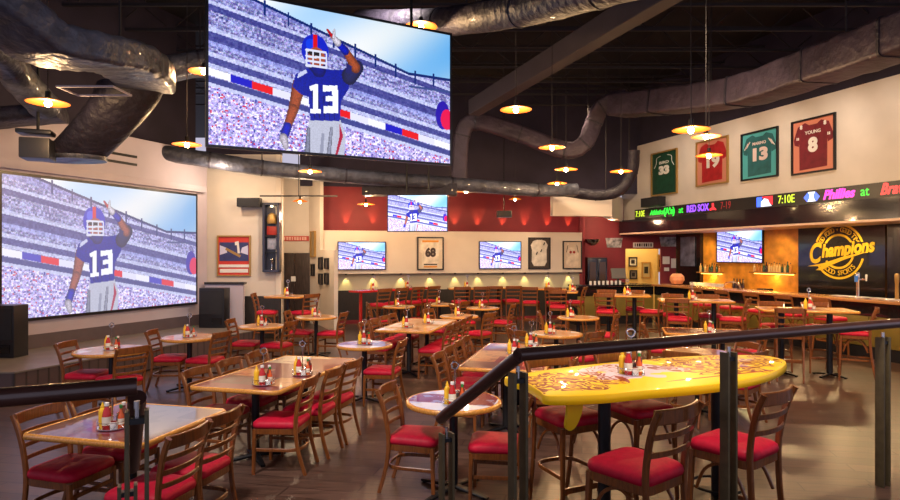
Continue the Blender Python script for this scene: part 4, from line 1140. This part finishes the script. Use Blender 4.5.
# ------------------------------------------------------------------ jerseys and pictures
def frame(line, px0, px1, pt, pb, label, fcol='blackplastic', back=(.4, .1, .06), name='framed_jersey', cat='framed jersey', fw=.04, group=None):
    c, w, zt, zb = on(line, px0, px1, pt, pb, .005)
    t = thing(name, label, cat, (c.x, c.y, zb), line.rz, group); h = zt - zb
    mb = MB()
    for s in (-1, 1):
        mb.box((s * (w - fw) / 2, -.025, h / 2), (fw, .05, h)); mb.box((0, -.025, h / 2 + s * (h - fw) / 2), (w - 2 * fw, .05, fw))
    mb.build('frame', fcol, t, smooth=False)
    MB().box((0, -.008, h / 2), (w - fw, .016, h - fw)).build('backing', mat('backing ' + label[:20], back, .5), t, smooth=False)
    return t, w, h
JS = [(-.20, .97), (-.10, .91), (.10, .91), (.20, .97), (.38, .91), (.49, .66), (.47, .56), (.36, .52), (.345, .62), (.34, .06), (-.34, .04), (-.345, .62), (-.36, .52), (-.47, .56), (-.49, .66), (-.38, .91)]
VEST = [(-.22, .97), (-.13, .80), (.13, .80), (.22, .97), (.30, .95), (.29, .75), (.36, .62), (.36, .04), (-.36, .04), (-.36, .62), (-.29, .75), (-.30, .95)]
def jersey(t, w, h, col, shape=JS, num=None, ncol=(.8, .78, .72), word=None, nz=.50, ns=.34, y=-.022, name='jersey'):
    jm = mat('jersey cloth ' + t.name, col, .6, noise=.25, scale=6)
    pts = [(x * w * .92, h * .04 + z * h * .92) for x, z in shape]
    j = MB().xzplate(pts, -.016, y).build(name, jm, t, smooth=False)
    nm = mat('jersey number ' + t.name, ncol, .5)
    if num:
        mb = MB(); wall_text(mb, num, 0, y - .002, h * nz, h * ns, bold=.022, w=w * (.22 if len(num) == 1 else .40)); mb.build('number', nm, j, smooth=False)
    if word:
        mb = MB(); wall_text(mb, word, 0, y - .002, h * .74, h * .085, bold=.002, w=w * .36); mb.build('name_lettering', nm, j, smooth=False)
    return j, nm
t, w, h = frame(RIGHT, 792.5, 836.5, 117.5, 173, 'framed dark red number 8 football jersey high on the right wall', back=(.62, .22, .14))
j, nm = jersey(t, w, h, (.16, .01, .02), num='8', word='YOUNG')
for s in (-1, 1):
    for (zz) in (.90,): 
        mb = MB(); wall_text(mb, '8', s * w * .27, -.024, h * .86, h * .10, bold=.006); mb.build('shoulder_number', nm, j, smooth=False)
    for k in (0, 1): MB().box((s * w * (.37 - k * .035), -.0235, h * .66), (w * .022, .002, h * .05)).build('sleeve_stripe', nm, j, smooth=False)
t, w, h = frame(RIGHT, 742, 779, 130.5, 179, 'framed teal number 13 football jersey high on the right wall', back=(.08, .40, .42))
j, nm = jersey(t, w, h, (.02, .12, .13), num='13', word='MARINO', ncol=(.75, .62, .58))
for s in (-1, 1):
    for k, cc in ((0, (.8, .78, .75)), (1, (.6, .15, .06)), (2, (.8, .78, .75))):
        MB().box((s * w * (.30 + .028 * k), -.0235, h * (.74 - .015 * k)), (w * .02, .002, h * .16), rot=Matrix.Rotation(R(-s * 38), 3, 'Y')).build('sleeve_stripe', mat('stripe', cc, .5), j, smooth=False)
t, w, h = frame(RIGHT, 697, 729, 139, 185, 'framed red number 19 jersey behind the cluster of three pendants', back=(.60, .24, .16), fcol='goldframe')
jersey(t, w, h, (.40, .015, .02), num='19')
t, w, h = frame(RIGHT, 652, 678, 151, 195, 'framed green number 33 basketball vest, leftmost on the right wall', back=(.010, .055, .03), fcol='goldframe')
j, nm = jersey(t, w, h, (.008, .06, .03), VEST, num='33', word='BIRD', nz=.56, ns=.24)
for s in (-1, 1): MB().sweep(smoothpath([(s * w * .13, -.024, h * .90), (s * w * .28, -.024, h * .86), (s * w * .30, -.024, h * .74), (s * w * .38, -.024, h * .64)], 4), circ(.008, 6), up=(0, 1, 0)).build('white_piping', nm, j)
t, w, h = frame(BACK, 417, 443.5, 237, 270, 'framed white and orange number 68 jersey on the pale back wall', back=(.72, .64, .52), fcol='blackplastic', fw=.035)
j, nm = jersey(t, w, h, (.78, .72, .62), num='68', ncol=(.05, .03, .03), nz=.52)
MB().box((0, -.024, h * .17), (w * .5, .003, h * .035)).build('black_hem_stripe', 'blackplastic', j); MB().box((0, -.024, h * .10), (w * .5, .003, h * .045)).build('orange_hem_stripe', mat('orange print', (.75, .32, .03), .5), j)
MB().box((0, -.024, h * .87), (w * .62, .003, h * .06)).build('orange_shoulder_stripe', mat('orange print', (.75, .32, .03), .5), j)
MB().box((w * .22, -.026, h * .56), (w * .16, .003, h * .14)).build('pale_patch', 'white', j)
t, w, h = frame(BACK, 528, 550, 237.5, 269, 'framed white folded shirt on dark backing, back wall', back=(.05, .035, .03), fcol='blackplastic', fw=.03)
j, nm = jersey(t, w, h, (.72, .68, .62), shape=[(-.12, .96), (.12, .96), (.30, .92), (.42, .78), (.36, .62), (.37, .2), (.26, .06), (-.26, .06), (-.37, .2), (-.36, .62), (-.42, .78), (-.30, .92)], ncol=(.1, .08, .08))
for s, z_ in ((1, .80), (.4, .58), (-.5, .5)): MB().box((s * w * .22, -.024, h * z_), (w * .05, .003, h * .10), rot=Matrix.Rotation(.4, 3, 'Y')).build('dark_print', 'blackplastic', j)
t, w, h = frame(BACK, 562.5, 582 - .5, 241, 269, 'framed cream basketball vest, rightmost on the back wall', back=(.66, .55, .42), fcol='blackplastic', fw=.03)
j, nm = jersey(t, w, h, (.72, .62, .50), VEST, ncol=(.2, .05, .04))
for s in (-1, 1):
    MB().box((s * w * .27, -.024, h * .72), (w * .03, .003, h * .26), rot=Matrix.Rotation(R(-s * 12), 3, 'Y')).build('dark_edge', 'blackplastic', j); MB().lathe([(0, 0), (w * .07, .002), (0, .004)], seg=10).build('emblem', 'rednumber', j, loc=(s * w * .09, -.024, h * .60)).rotation_euler = (R(90), 0, 0)
# jersey frame over the half wall
t, w, h = frame(SEG, 217.5, 251, 235.5, 276, 'framed red, white and blue hockey jersey on the left beige wall', back=(.60, .045, .03), fcol='goldframe', fw=.03)
j, nm = jersey(t, w, h, (.035, .045, .16), shape=[(-.47, .86), (.47, .86), (.47, .36), (-.47, .36)], ncol=(.78, .76, .80))
MB().box((0, -.024, h * .25), (w * .9, .004, h * .07)).build('white_stripe', 'white', j); MB().box((0, -.024, h * .13), (w * .84, .004, h * .09)).build('white_stripe', 'white', j)
wb_ = mat('lilac white', (.62, .62, .82), .5)
for s in (-1, 1): MB().xzplate([(s * w * .42, h * .76), (s * w * .24, h * .70), (s * w * .20, h * .58), (s * w * .42, h * .52)], -.022, -.026).build('sleeve_panel', wb_, j, smooth=False)
MB().box((-.02, -.025, h * .58), (w * .5, .004, h * .06), rot=Matrix.Rotation(R(28), 3, 'Y')).build('diagonal_lettering', 'goldframe', j)
MB().xzplate([(w * .03, h * .84), (w * .14, h * .86), (w * .18, h * .56), (w * .11, h * .56), (w * .09, h * .76), (w * .03, h * .76)], -.022, -.027).build('number_stroke', 'white', j, smooth=False)
# tall display case
c, w, zt, zb = on(SEG, 263.5, 280.5, 203, 272, .10); h = zt - zb
t = thing('display_case', 'tall dark wall display case with lit memorabilia', 'display case', (c.x, c.y, zb), SEG.rz)
mb = MB()
for s in (-1, 1): mb.box((s * (w / 2 - .025), 0, h / 2), (.05, .2, h)); mb.box((0, 0, h / 2 + s * (h / 2 - .025)), (w, .2, .05))
mb.box((0, .09, h / 2), (w, .02, h)); mb.build('case', mat('navy case', (.03, .035, .07), .3, coat=.4), t, smooth=False)
for k in (.28, .52): MB().box((0, 0, h * k), (w - .08, .16, .02)).build('shelf', 'blackplastic', t)
MB().lathe([(0, 0), (.10, 0), (.12, .08), (.09, .20), (.04, .24), (0, .25)], c=(0, -.0, h * .70), seg=14).build('gold_helmet', 'goldframe', t)
MB().box((0, .02, h * .60), (w * .6, .06, .2), bev=.01).build('red_shirt', 'rednumber', t)
MB().box((0, .02, h * .41), (w * .55, .04, .26), bev=.01).build('pale_photo', mat('pale blue photo', (.30, .33, .45), .4, noise=.5, scale=8), t)
MB().lathe([(.04, 0), (.02, .03), (.02, .16), (.05, .22), (.04, .24), (0, .24)], c=(0, 0, .06), seg=10).build('trophy', 'chrome', t)
MB().lathe([(0, 0), (.03, .0), (.02, .03), (0, .03)], c=(0, -.02, h - .09), seg=10).build('case_lamp', 'bulbsmall', t)
# little frames on the partition
for k, (px_, py0, py1) in enumerate(((321.2, 257, 269.5), (327.2, 258, 269), (321.2, 273.5, 284.5), (327.2, 273, 284.5))):
    frame(PART, px_ - 1.5, px_ + 1.9, py0, py1, 'small dark frame on the partition, %s %s of four' % (('upper', 'upper', 'lower', 'lower')[k], ('left', 'right')[k % 2]), back=(.10, .08, .08), name='small_frame', cat='picture frame', fw=.03, group='small frames on the partition')
RET = Line(DOORW.hit(309), p0 - DOORW.hit(309))
t, w, h = frame(RET, 311.5, 316, 231, 257, 'tall narrow gold frame beside the double door', back=(.30, .24, .15), fcol='goldframe', name='gold_frame', cat='picture frame', fw=.03)
t, w, h = frame(RET, 312, 315, 264, 276, 'small dark frame below the tall gold frame', back=(.10, .08, .07), name='small_frame', cat='picture frame', fw=.03)
# yellow room pictures, notices
YR = Line((0, FW + 1.58), (1, 0))
for args in ((628.5, 637, 257, 266.5, 'black frame with white mat, upper left in the yellow room', 'blackplastic', (.7, .66, .55)), (629.5, 637, 270, 279, 'dark framed photograph, lower left in the yellow room', 'blackplastic', (.22, .2, .17)), (641.5, 650.5, 262, 278, 'larger gold framed photograph in the middle of the yellow room', 'goldframe', (.45, .38, .2)), (657.5, 662, 254.5, 272, 'tall frame partly hidden at the right of the yellow room', 'goldframe', (.4, .25, .1))):
    t, w, h = frame(YR, args[0], args[1], args[2], args[3], args[4], args[5], args[6], 'picture_frame', 'picture frame', .04, 'pictures in the yellow room')
    MB().box((0, -.02, h / 2), (w * .42, .006, h * .42)).build('photograph', 'blackplastic', t)
RW = Line((0, FW - .01), (1, 0))
for args in ((662.5, 669.5, 256.5, 264, 'white notice on the red wall, upper left of three'), (671, 676, 258.5, 268, 'tall white notice on the red wall, right of three'), (664, 669, 267.5, 271, 'small white notice on the red wall, lowest of three')):
    c, w, zt, zb = on(RW, args[0], args[1], args[2], args[3]); t = MB().box((0, -.008, (zt - zb) / 2), (w, .012, zt - zb)).build('paper_notice', 'white'); t.location = (c.x, c.y, zb); tag(t, args[4], 'notice', 'notices on the red wall')
c, w, zt, zb = on(RW, 633, 653, 242.5, 247.5); t = thing('plate_sign', 'white lettered plate sign above the yellow doorway', 'sign', (c.x, c.y, zb))
MB().box((0, -.01, (zt - zb) / 2), (w, .02, zt - zb)).build('plate', 'white', t); mb = MB()
for k in range(8): mb.box((w * (-.4 + k * .113), -.023, (zt - zb) / 2), (w * (.05 + .02 * (k % 3)), .006, (zt - zb) * .62))
mb.build('lettering', 'blackplastic', t, smooth=False)
for args in ((607, 621, 238, 247.5, 'black and white team photograph left of the plate sign', 0), (661, 676, 237, 246.5, 'black and white photograph right of the plate sign', 1)):
    c, w, zt, zb = on(RW, *args[:4]); t = MB().xzplate([(-w / 2, 0), (w / 2, 0), (w / 2 + .05, zt - zb), (-w / 2 - .05, zt - zb)], -.02, 0).build('wall_photograph', mat('mono print %d' % args[5], (.28, .28, .28), .4, noise=1., scale=7), None, smooth=False)
    t.location = (c.x, c.y, zb); tag(t, args[4], 'photograph', 'photographs on the red wall')
# dark cabinet in the passage
t = thing('tall_dark_cabinet', 'tall black glazed cabinet at the right end of the back wall', 'cabinet', ((597.5 - 450) / F * 19.7, 19.7, 0))
MB().box((0, .2, .92), (.62, .4, 1.84), bev=.01).build('body', 'blackplastic', t)
for s in (-1, 1):
    d2 = MB().box((s * .155, -.012, .95), (.29, .02, 1.7), bev=.004).build('door', 'black', t)
    MB().box((s * .155, -.026, 1.15), (.2, .004, 1.1)).build('glass_pane', mat('cabinet glass %d' % s, (.08, .05, .035), .1), d2)
# wall sconce bowls
t = thing('wall_bowl_sconce', 'metal bowl wall light on the red wall beside the vest frame', 'wall light', ((592 - 450) / F * 19.0, 19.0, 2.2))
MB().lathe([(0, 0), (.10, .02), (.2, .1), (.24, .2), (.22, .2), (.18, .11), (0, .03)], seg=20).build('bowl', 'chrome', t); MB().box((0, .16, .08), (.04, .3, .04)).build('bracket', 'blackmetal', t)
MB().lathe([(0, 0), (.05, .03), (.04, .08), (0, .1)], c=(0, 0, .06), seg=10).build('lamp', 'bulbsmall', t)
# small speaker on corner etc
def boxspk(name, x, y, z, w, d, h, rz, label, tilt=0., cat='speaker'):
    t = thing(name, label, cat, (x, y, z), rz); t.rotation_euler[0] = tilt
    MB().box((0, 0, h / 2), (w, d, h), bev=.012).build('cabinet', 'blackplastic', t); MB().box((0, -d / 2 - .004, h / 2), (w * .9, .01, h * .86), bev=.003).build('grille', 'blackcloth', t)
    return t
c, w, zt, zb = on(SEG, 238, 261, 198, 207, .2); t = boxspk('wall_speaker', c.x, c.y, zb, w, .2, zt - zb, SEG.rz, 'black horizontal speaker on the left beige wall'); MB().box((0, .15, .1), (.06, .12, .06)).build('bracket', 'blackmetal', t)
p = at(504, 215.5, 16.6); t = boxspk('ceiling_speaker', p.x, p.y, p.z - .05, .40, .3, .17, 0, 'black speaker hung above the right television on back wall'); MB().cyl((0, 0, .17), .012, 3.9, seg=6).build('hanging_rod', 'blackmetal', t)
p = RIGHT.off(.35).hit(653); t = boxspk('wall_speaker', p.x, p.y, zof(209, p.y) + .07, .85, .25, .27, RIGHT.rz, 'black speaker above left end of the scoreboard, under the green vest'); MB().box((0, .2, .15), (.08, .3, .06)).build('bracket', 'blackmetal', t)
# floor speakers on the stage
def pa(px0, px1, pb, hgt, label, dpt=.3):
    q = gp((px0 + px1) / 2, pb, .37); w = (px1 - px0) * q.y / F
    t = thing('stage_speaker', label, 'speaker', (q.x, q.y + dpt / 2, .37), R(-4), 'black speakers on the stage')
    MB().box((0, 0, hgt / 2), (w, dpt, hgt), bev=.015).build('cabinet', 'blackplastic', t)
    MB().box((0, -dpt / 2 - .005, hgt * .64), (w * .88, .015, hgt * .6), bev=.005).build('grille', 'blackcloth', t)
    MB().box((w * .2, -dpt / 2 - .008, hgt * .17), (w * .4, .012, hgt * .16)).build('port', 'black', t)
pa(-24, 15.5, 358, .80, 'big black speaker at the left end of the stage under the projection screen')
pa(199, 225, 328, .85, 'black speaker at the right end of the stage beside the half wall')
# projector on the left
p = at(38, 162, 8.6)
t = thing('ceiling_projector', 'grey projector box on a bracket under the big left duct', 'projector', (p.x, p.y, p.z), R(20))
MB().box((0, 0, .17), (.36, .40, .28), bev=.02).build('body', mat('grey projector', (.03, .03, .035), .4), t); MB().box((-.02, -.02, .40), (.42, .3, .06), bev=.02).build('top_unit', 'darkmetal', t); MB().cyl((0, 0, .4), .02, 3.0, seg=8).build('pole', 'blackmetal', t)

# ------------------------------------------------------------------ ducts, beams, joists
def duct(pts, w, h, m, label, n=6, r=.12, up=(0, 0, 1), round_=False, straps=True):
    P = smoothpath(pts, n); c = P[len(P) // 2]
    t = thing('air_duct', label, 'duct', tuple(c))
    prof = circ(w / 2, 20) if round_ else rrect(w, h, min(r, w / 2.1, h / 2.1), 4)
    MB().sweep([v - c for v in P], prof, up=up, scales=[1 + .03 * math.sin(i * 2.3) for i in range(len(P))]).build('wrapped_tube', m, t, angle=60)
    if straps:
        for i in range(n, len(P) - 1, n):
            a, b_, c_ = P[i - 1], P[i], P[i + 1]
            MB().sweep([b_ - c - (c_ - a).normalized() * .02, b_ - c + (c_ - a).normalized() * .02], [(x * 1.06, y * 1.06) for x, y in prof], up=up).build('joint_band', 'foildark', t)
    for i in (len(P) // 3, 2 * len(P) // 3):
        q = P[i] - c
        MB().cyl((q.x, q.y, q.z + h / 2 - .02), .012, max(.2, 7.1 - P[i].z - h / 2), seg=6).build('hanger_rod', 'joist', t)
    return t
A = lambda px, py, d: at(px, py, d)
duct([A(-110, -70, 5.2), A(-5, 5, 5.8), A(40, 41, 6.2), A(85, 52, 6.6), A(120, 58, 7.1), A(140, 70, 7.7), A(146, 80, 8.6)], .74, .32, 'foil', 'big curved duct sweeping in from the top left corner', r=.07, straps=False)
# drop chute: flattened oval rings lying level
t = thing('air_duct', 'wide dark chute slanting down above the projection screen', 'duct', tuple(A(96, 128, 8.8)))
cc = A(96, 128, 8.8); mb = MB(); rings = []
CP = smoothpath([A(132, 84, 8.6), A(122, 104, 8.7), A(98, 132, 8.9), A(72, 158, 9.1)], 5)
for v in CP: rings.append([mb.bm.verts.new(v - cc + Vector((.46 * math.cos(a * math.pi / 14), .30 * math.sin(a * math.pi / 14), 0))) for a in range(28)])
for a_, b_ in zip(rings, rings[1:]):
    for k in range(28): mb.bm.faces.new((a_[k], a_[(k + 1) % 28], b_[(k + 1) % 28], b_[k]))
mb.bm.faces.new(rings[0]); mb.bm.faces.new(rings[-1][::-1]); mb.build('wrapped_tube', 'foildark', t, angle=50)
mb = MB(); v = CP[-1] - cc
for k, (rr_, dz) in enumerate(((.48, -.03), (.40, -.075), (.2, -.09))): mb.lathe([(0, dz - .0), (1, dz), (1, dz + .05), (0, dz + .05)], seg=28); 
bmesh.ops.transform(mb.bm, matrix=Matrix.Translation(v + Vector((0, 0, .01))) @ Matrix.Diagonal((.49, .33, .6, 1)), verts=mb.bm.verts); mb.build('grille_rim', 'foil', t)
duct([A(-60, 10, 6.2), A(0, 56, 7.6), A(22, 82, 8.2), A(46, 108, 8.8)], .40, .34, 'foil', 'crumpled duct slanting behind the leftmost pendant', r=.14, straps=False)
duct([A(-60, 128, 9.3), A(0, 118, 9.5), A(62, 113, 9.7)], .60, .24, 'foildark', 'flat duct low in the top left corner', r=.1, straps=False)
duct([A(150, 74, 11.2), A(200, 64, 11.5), A(290, 58, 12.0), A(400, 50, 13.)], .62, .42, 'foil', 'pale wrapped duct running behind the hanging screen', r=.2)
duct([A(143, 150, 13.0), A(210, 160, 13.4), A(262, 168, 13.8), A(345, 176, 14.4), A(450, 184, 15.2), A(535, 190, 16.0), A(575, 190, 16.3)], .46, .32, 'foil', 'long wrapped duct running across below the hanging screen', r=.14)
duct([A(700, -42, 5.4), A(600, -12, 6.6), A(520, 10, 7.9), A(440, 22, 9.6), A(360, 22, 11.0)], .42, .42, 'foildark', 'round dark duct at top centre above the pendants', r=.2, round_=True)
duct([A(1010, -5, 6.9), A(900, 38, 8.1), A(820, 66, 9.6), A(740, 92, 11.4), A(660, 102, 13.4), A(618, 106, 14.6)], .66, .50, 'foilmauve', 'long mauve duct running along the right wall', r=.06)
duct([A(628, 98, 14.9), A(603, 106, 15.2), A(594, 122, 15.4), A(584, 144, 15.4), A(564, 150, 15.5), A(520, 134, 15.5), A(476, 122, 15.6), A(462, 136, 15.7), A(459, 180, 15.7)], .40, .36, 'foilmauve', 'duct dropping and turning left below the grey beam', up=(0, 1, 0), r=.08)
duct([A(634, 150, 16.4), A(632, 172, 16.5), A(620, 190, 16.6), A(596, 195, 16.8), A(552, 189, 17.0)], .30, .30, 'foildark', 'small round duct elbow left of the green vest', up=(0, 1, 0), round_=True)
p = at(410, 190, 15.2)
t = MB().box((0, 0, 0), (2.3, .5, .28), bev=.02).build('flat_duct_box', 'foildark'); t.location = p; tag(t, 'flat dark duct box just above the smaller hanging television', 'duct')
# beam
b0, b1 = A(720, -42, 7.6), A(474, 108, 14.6); c = (b0 + b1) / 2
t = MB().sweep([b0 - c, b1 - c], rect(.28, .36, .01)).build('ceiling_beam', 'beam'); t.location = c; struct(t)
# dark dropped wall left of the beam
for i in range(11):
    yy = 6.2 + i * 1.25; mb = MB(); x0_, x1_ = -11, 13
    mb.box((1, yy, 6.95), (24, .06, .05)); mb.box((1, yy, 6.45), (24, .06, .05))
    for k in range(40): mb.box((x0_ + .3 + k * .6, yy, 6.7), (.02, .02, .56), rot=Matrix.Rotation(R(50 if k % 2 else -50), 3, 'Y'))
    struct(mb.build('ceiling_joist', 'joist', None, smooth=False))
# ceiling frame hanging in the left
p = A(95, 91, 7.3)
t = MB().sweep([Vector(v) for v in ((-.32, -.2, 0), (.32, -.2, 0), (.32, .2, 0), (-.32, .2, 0))], rect(.03, .02), closed=True).build('hanging_grille_frame', 'lilac'); t.location = p
tag(t, 'thin pale square frame hanging below the curved left duct', 'vent frame')
# track bar with small pendant
p = A(285, 196, 13.6); t = thing('track_bar', 'thin dark bar under the long duct near the back left pendant', 'track', tuple(p))
MB().box((.3, 0, 0), (1.7, .04, .03)).build('bar', 'blackmetal', t); MB().cyl((.3, 0, 0), .01, 1.0, seg=6).build('hanger_rod', 'blackmetal', t)

# ------------------------------------------------------------------ pendants
def make_pendant():
    t = thing('pendant_lamp', '', 'pendant lamp')
    MB().lathe([(.03, .045), (.06, .036), (.14, .020), (.225, -.004), (.235, -.012), (.225, -.014), (.13, .006), (.04, .015)], seg=32).build('shade', 'shade', t)
    MB().lathe([(0, .13), (.03, .125), (.034, .06), (.03, .03), (0, .03)], seg=14).build('socket', 'blackmetal', t)
    MB().lathe([(0, -.062), (.030, -.048), (.042, -.02), (.030, .012), (0, .02)], seg=14).build('bulb', 'bulb', t)
    MB().cyl((0, 0, 0), .006, 1., seg=6).build('cord', 'joist', t, loc=(0, 0, .11))
    return t
PD = [(48, 102, 7.5, 'amber disc pendant farthest left, in front of the ducts'), (187, 144, 10.4, 'amber disc pendant left of the hanging screen'), (310, 171, 12.4, 'amber disc pendant below the hanging screen'),
      (204, 71, 9.8, 'amber pendant half hidden behind the left edge of the hanging screen'), (421, 26, 9.0, 'amber pendant half hidden above the hanging screen'), (366, 204, 16.2, 'small amber pendant left of the ceiling-hung television'),
      (466, 191, 15.9, 'amber disc pendant right of the ceiling-hung television'), (516, 109, 9.2, 'amber disc pendant alone below the grey beam'), (552, 147, 11.0, 'amber pendant topmost of the centre right cluster'),
      (566, 169, 12.8, 'amber pendant middle of the centre right cluster'), (557, 183, 14.8, 'amber pendant lowest of the centre right cluster'), (621, 171, 13.2, 'amber pendant left of the green vest'),
      (691, 129, 8.0, 'largest amber pendant on the right before the jersey wall'), (706, 136, 10.2, 'amber pendant middle of three before the red number 19 jersey'), (709, 155, 11.4, 'amber pendant lowest of three before the red number 19 jersey'), (300, 201, 13.6, 'small pendant on the track bar above the double door'), (515, 199, 16.4, 'tiny far pendant above the right back television')]
for i, (px_, py_, d_, lb) in enumerate(PD):
    p = at(px_, py_, d_)
    k = 1.0 if i < 15 else .7
    o = place('pendant', make_pendant, tuple(p), 0, lb, 'pendant lamp', 'amber disc pendants', (k, k, 1) if k != 1 else None)
    [c_ for c_ in o.children if c_.name.startswith('cord')][0].scale[2] = 7.18 - p.z - .11
    if i < 15:
        ld = bpy.data.lights.new('pendant_light', 'POINT'); ld.energy = 60; ld.color = (1, .62, .30); ld.shadow_soft_size = .04
        lo = bpy.data.objects.new('pendant_light', ld); COL.objects.link(lo); lo.location = (p.x, p.y, p.z - .13)

# wall spot fittings: one up, one down
def spot(name, p, tgt, e, ang, col, size=.03, blend=.6):
    ld = bpy.data.lights.new(name, 'SPOT'); ld.energy = e; ld.color = col; ld.spot_size = R(ang); ld.spot_blend = blend; ld.shadow_soft_size = size
    lo = bpy.data.objects.new(name, ld); COL.objects.link(lo); lo.location = p
    lo.rotation_euler = (Vector(tgt) - Vector(p)).to_track_quat('-Z', 'Y').to_euler(); return lo
ordn = ['first', 'second', 'third', 'fourth', 'fifth', 'sixth', 'seventh', 'eighth', 'ninth']
def make_puck():
    return tag(MB().cyl((0, 0, 0), .035, .03, seg=14).build('spot_fitting', 'blackmetal'), '', 'spotlight')
for i, px_ in enumerate((346, 373, 401, 430, 455, 478, 503, 525, 548, 569)):
    q = BACK.off(-.10).hit(px_)
    place('puck', make_puck, (q.x, q.y, 1.368), 0, '%s small downlight from the left under the pale back panel' % (ordn[i] if i < 9 else 'last'), 'spotlight', 'downlights under the back panel')
    q2 = BACK.off(-.17).hit(px_); spot('wall_downlight', (q.x, q.y, 1.35), (q2.x, q2.y, .9), 10, 70, (1, .80, .25), .02)
    q = BACK.off(-.24).hit(px_); q2 = BACK.off(-.36).hit(px_)
    spot('wall_uplight', (q.x, q.y, 2.64), (q2.x, q2.y, 3.4), 34, 46, (1, .50, .16), .02)

# broad room light: fill spots added high up, with no fittings
for k, (x, y, z, tx_, ty_, e, ang, col) in enumerate(((-2.5, 3.0, 5.0, -1.5, 7.5, 880, 95, (1, .86, .80)), (2.0, 3.0, 5.0, 2.2, 7.0, 980, 95, (1, .82, .70)), (-1.0, 9.5, 6.3, -1.0, 14.5, 1000, 100, (1, .84, .72)), (3.8, 9.0, 6.3, 4.0, 13, 1000, 95, (1, .74, .46)), (6.5, 6.0, 4.7, 7.5, 11.5, 900, 85, (1, .66, .36)), (3.2, 15.4, 5.6, 5.0, 19.5, 500, 90, (1, .72, .45)))):
    spot('fill_spot', (x, y, z), (tx_, ty_, 0), e, ang, col, .35, 1.)
# jersey wall washers
for px_ in (665, 713, 760, 815, 870):
    q = RIGHT.off(1.6).hit(px_); q2 = RIGHT.hit(px_)
    spot('jersey_washer', (q.x, q.y, 5.6), (q2.x, q2.y, 4.0), 90, 80, (1, .84, .70), .1, 1.)
# under the bar soffit
for px_ in (700, 735, 775, 815, 850, 890):
    q = BARBACK.off(.55).hit(px_); q2 = BARBACK.hit(px_)
    spot('soffit_downlight', (q.x, q.y, 2.56), (q2.x, q2.y, 1.4), 45, 110, (1, .70, .30), .05, 1.)
for px_ in (665, 700, 740, 790, 840, 890):
    q = SO.off(-.3).hit(px_); q2 = SO.off(.9).hit(px_)
    spot('bar_front_downlight', (q.x, q.y, 2.56), (q2.x, q2.y, .3), 150, 110, (1, .68, .32), .05, 1.)
def pt(p, e, col, s=.1):
    ld = bpy.data.lights.new('fill_point', 'POINT'); ld.energy = e; ld.color = col; ld.shadow_soft_size = s
    lo = bpy.data.objects.new('fill_point', ld); COL.objects.link(lo); lo.location = p
pt((fx(643), FW + .8, 2.6), 45, (1, .8, .45)); pt((-3.75, 15.6, 2.9), 50, (1, .75, .5)); pt((-4.9, 13.2, 3.6), 45, (1, .74, .5)); pt((fx(600), FW - 1.2, 3.0), 50, (1, .6, .35))  # fill lights without fittings, one added to brighten the partition

w = bpy.data.worlds.new('world'); SC.world = w; w.use_nodes = True
bg = w.node_tree.nodes['Background']; bg.inputs[0].default_value = (.78, .74, .95, 1); bg.inputs[1].default_value = .60
SC.view_settings.view_transform = 'Standard'; SC.view_settings.look = 'None'; SC.view_settings.gamma = 1; SC.view_settings.use_curve_mapping = False
SC.view_settings.exposure = 0.25
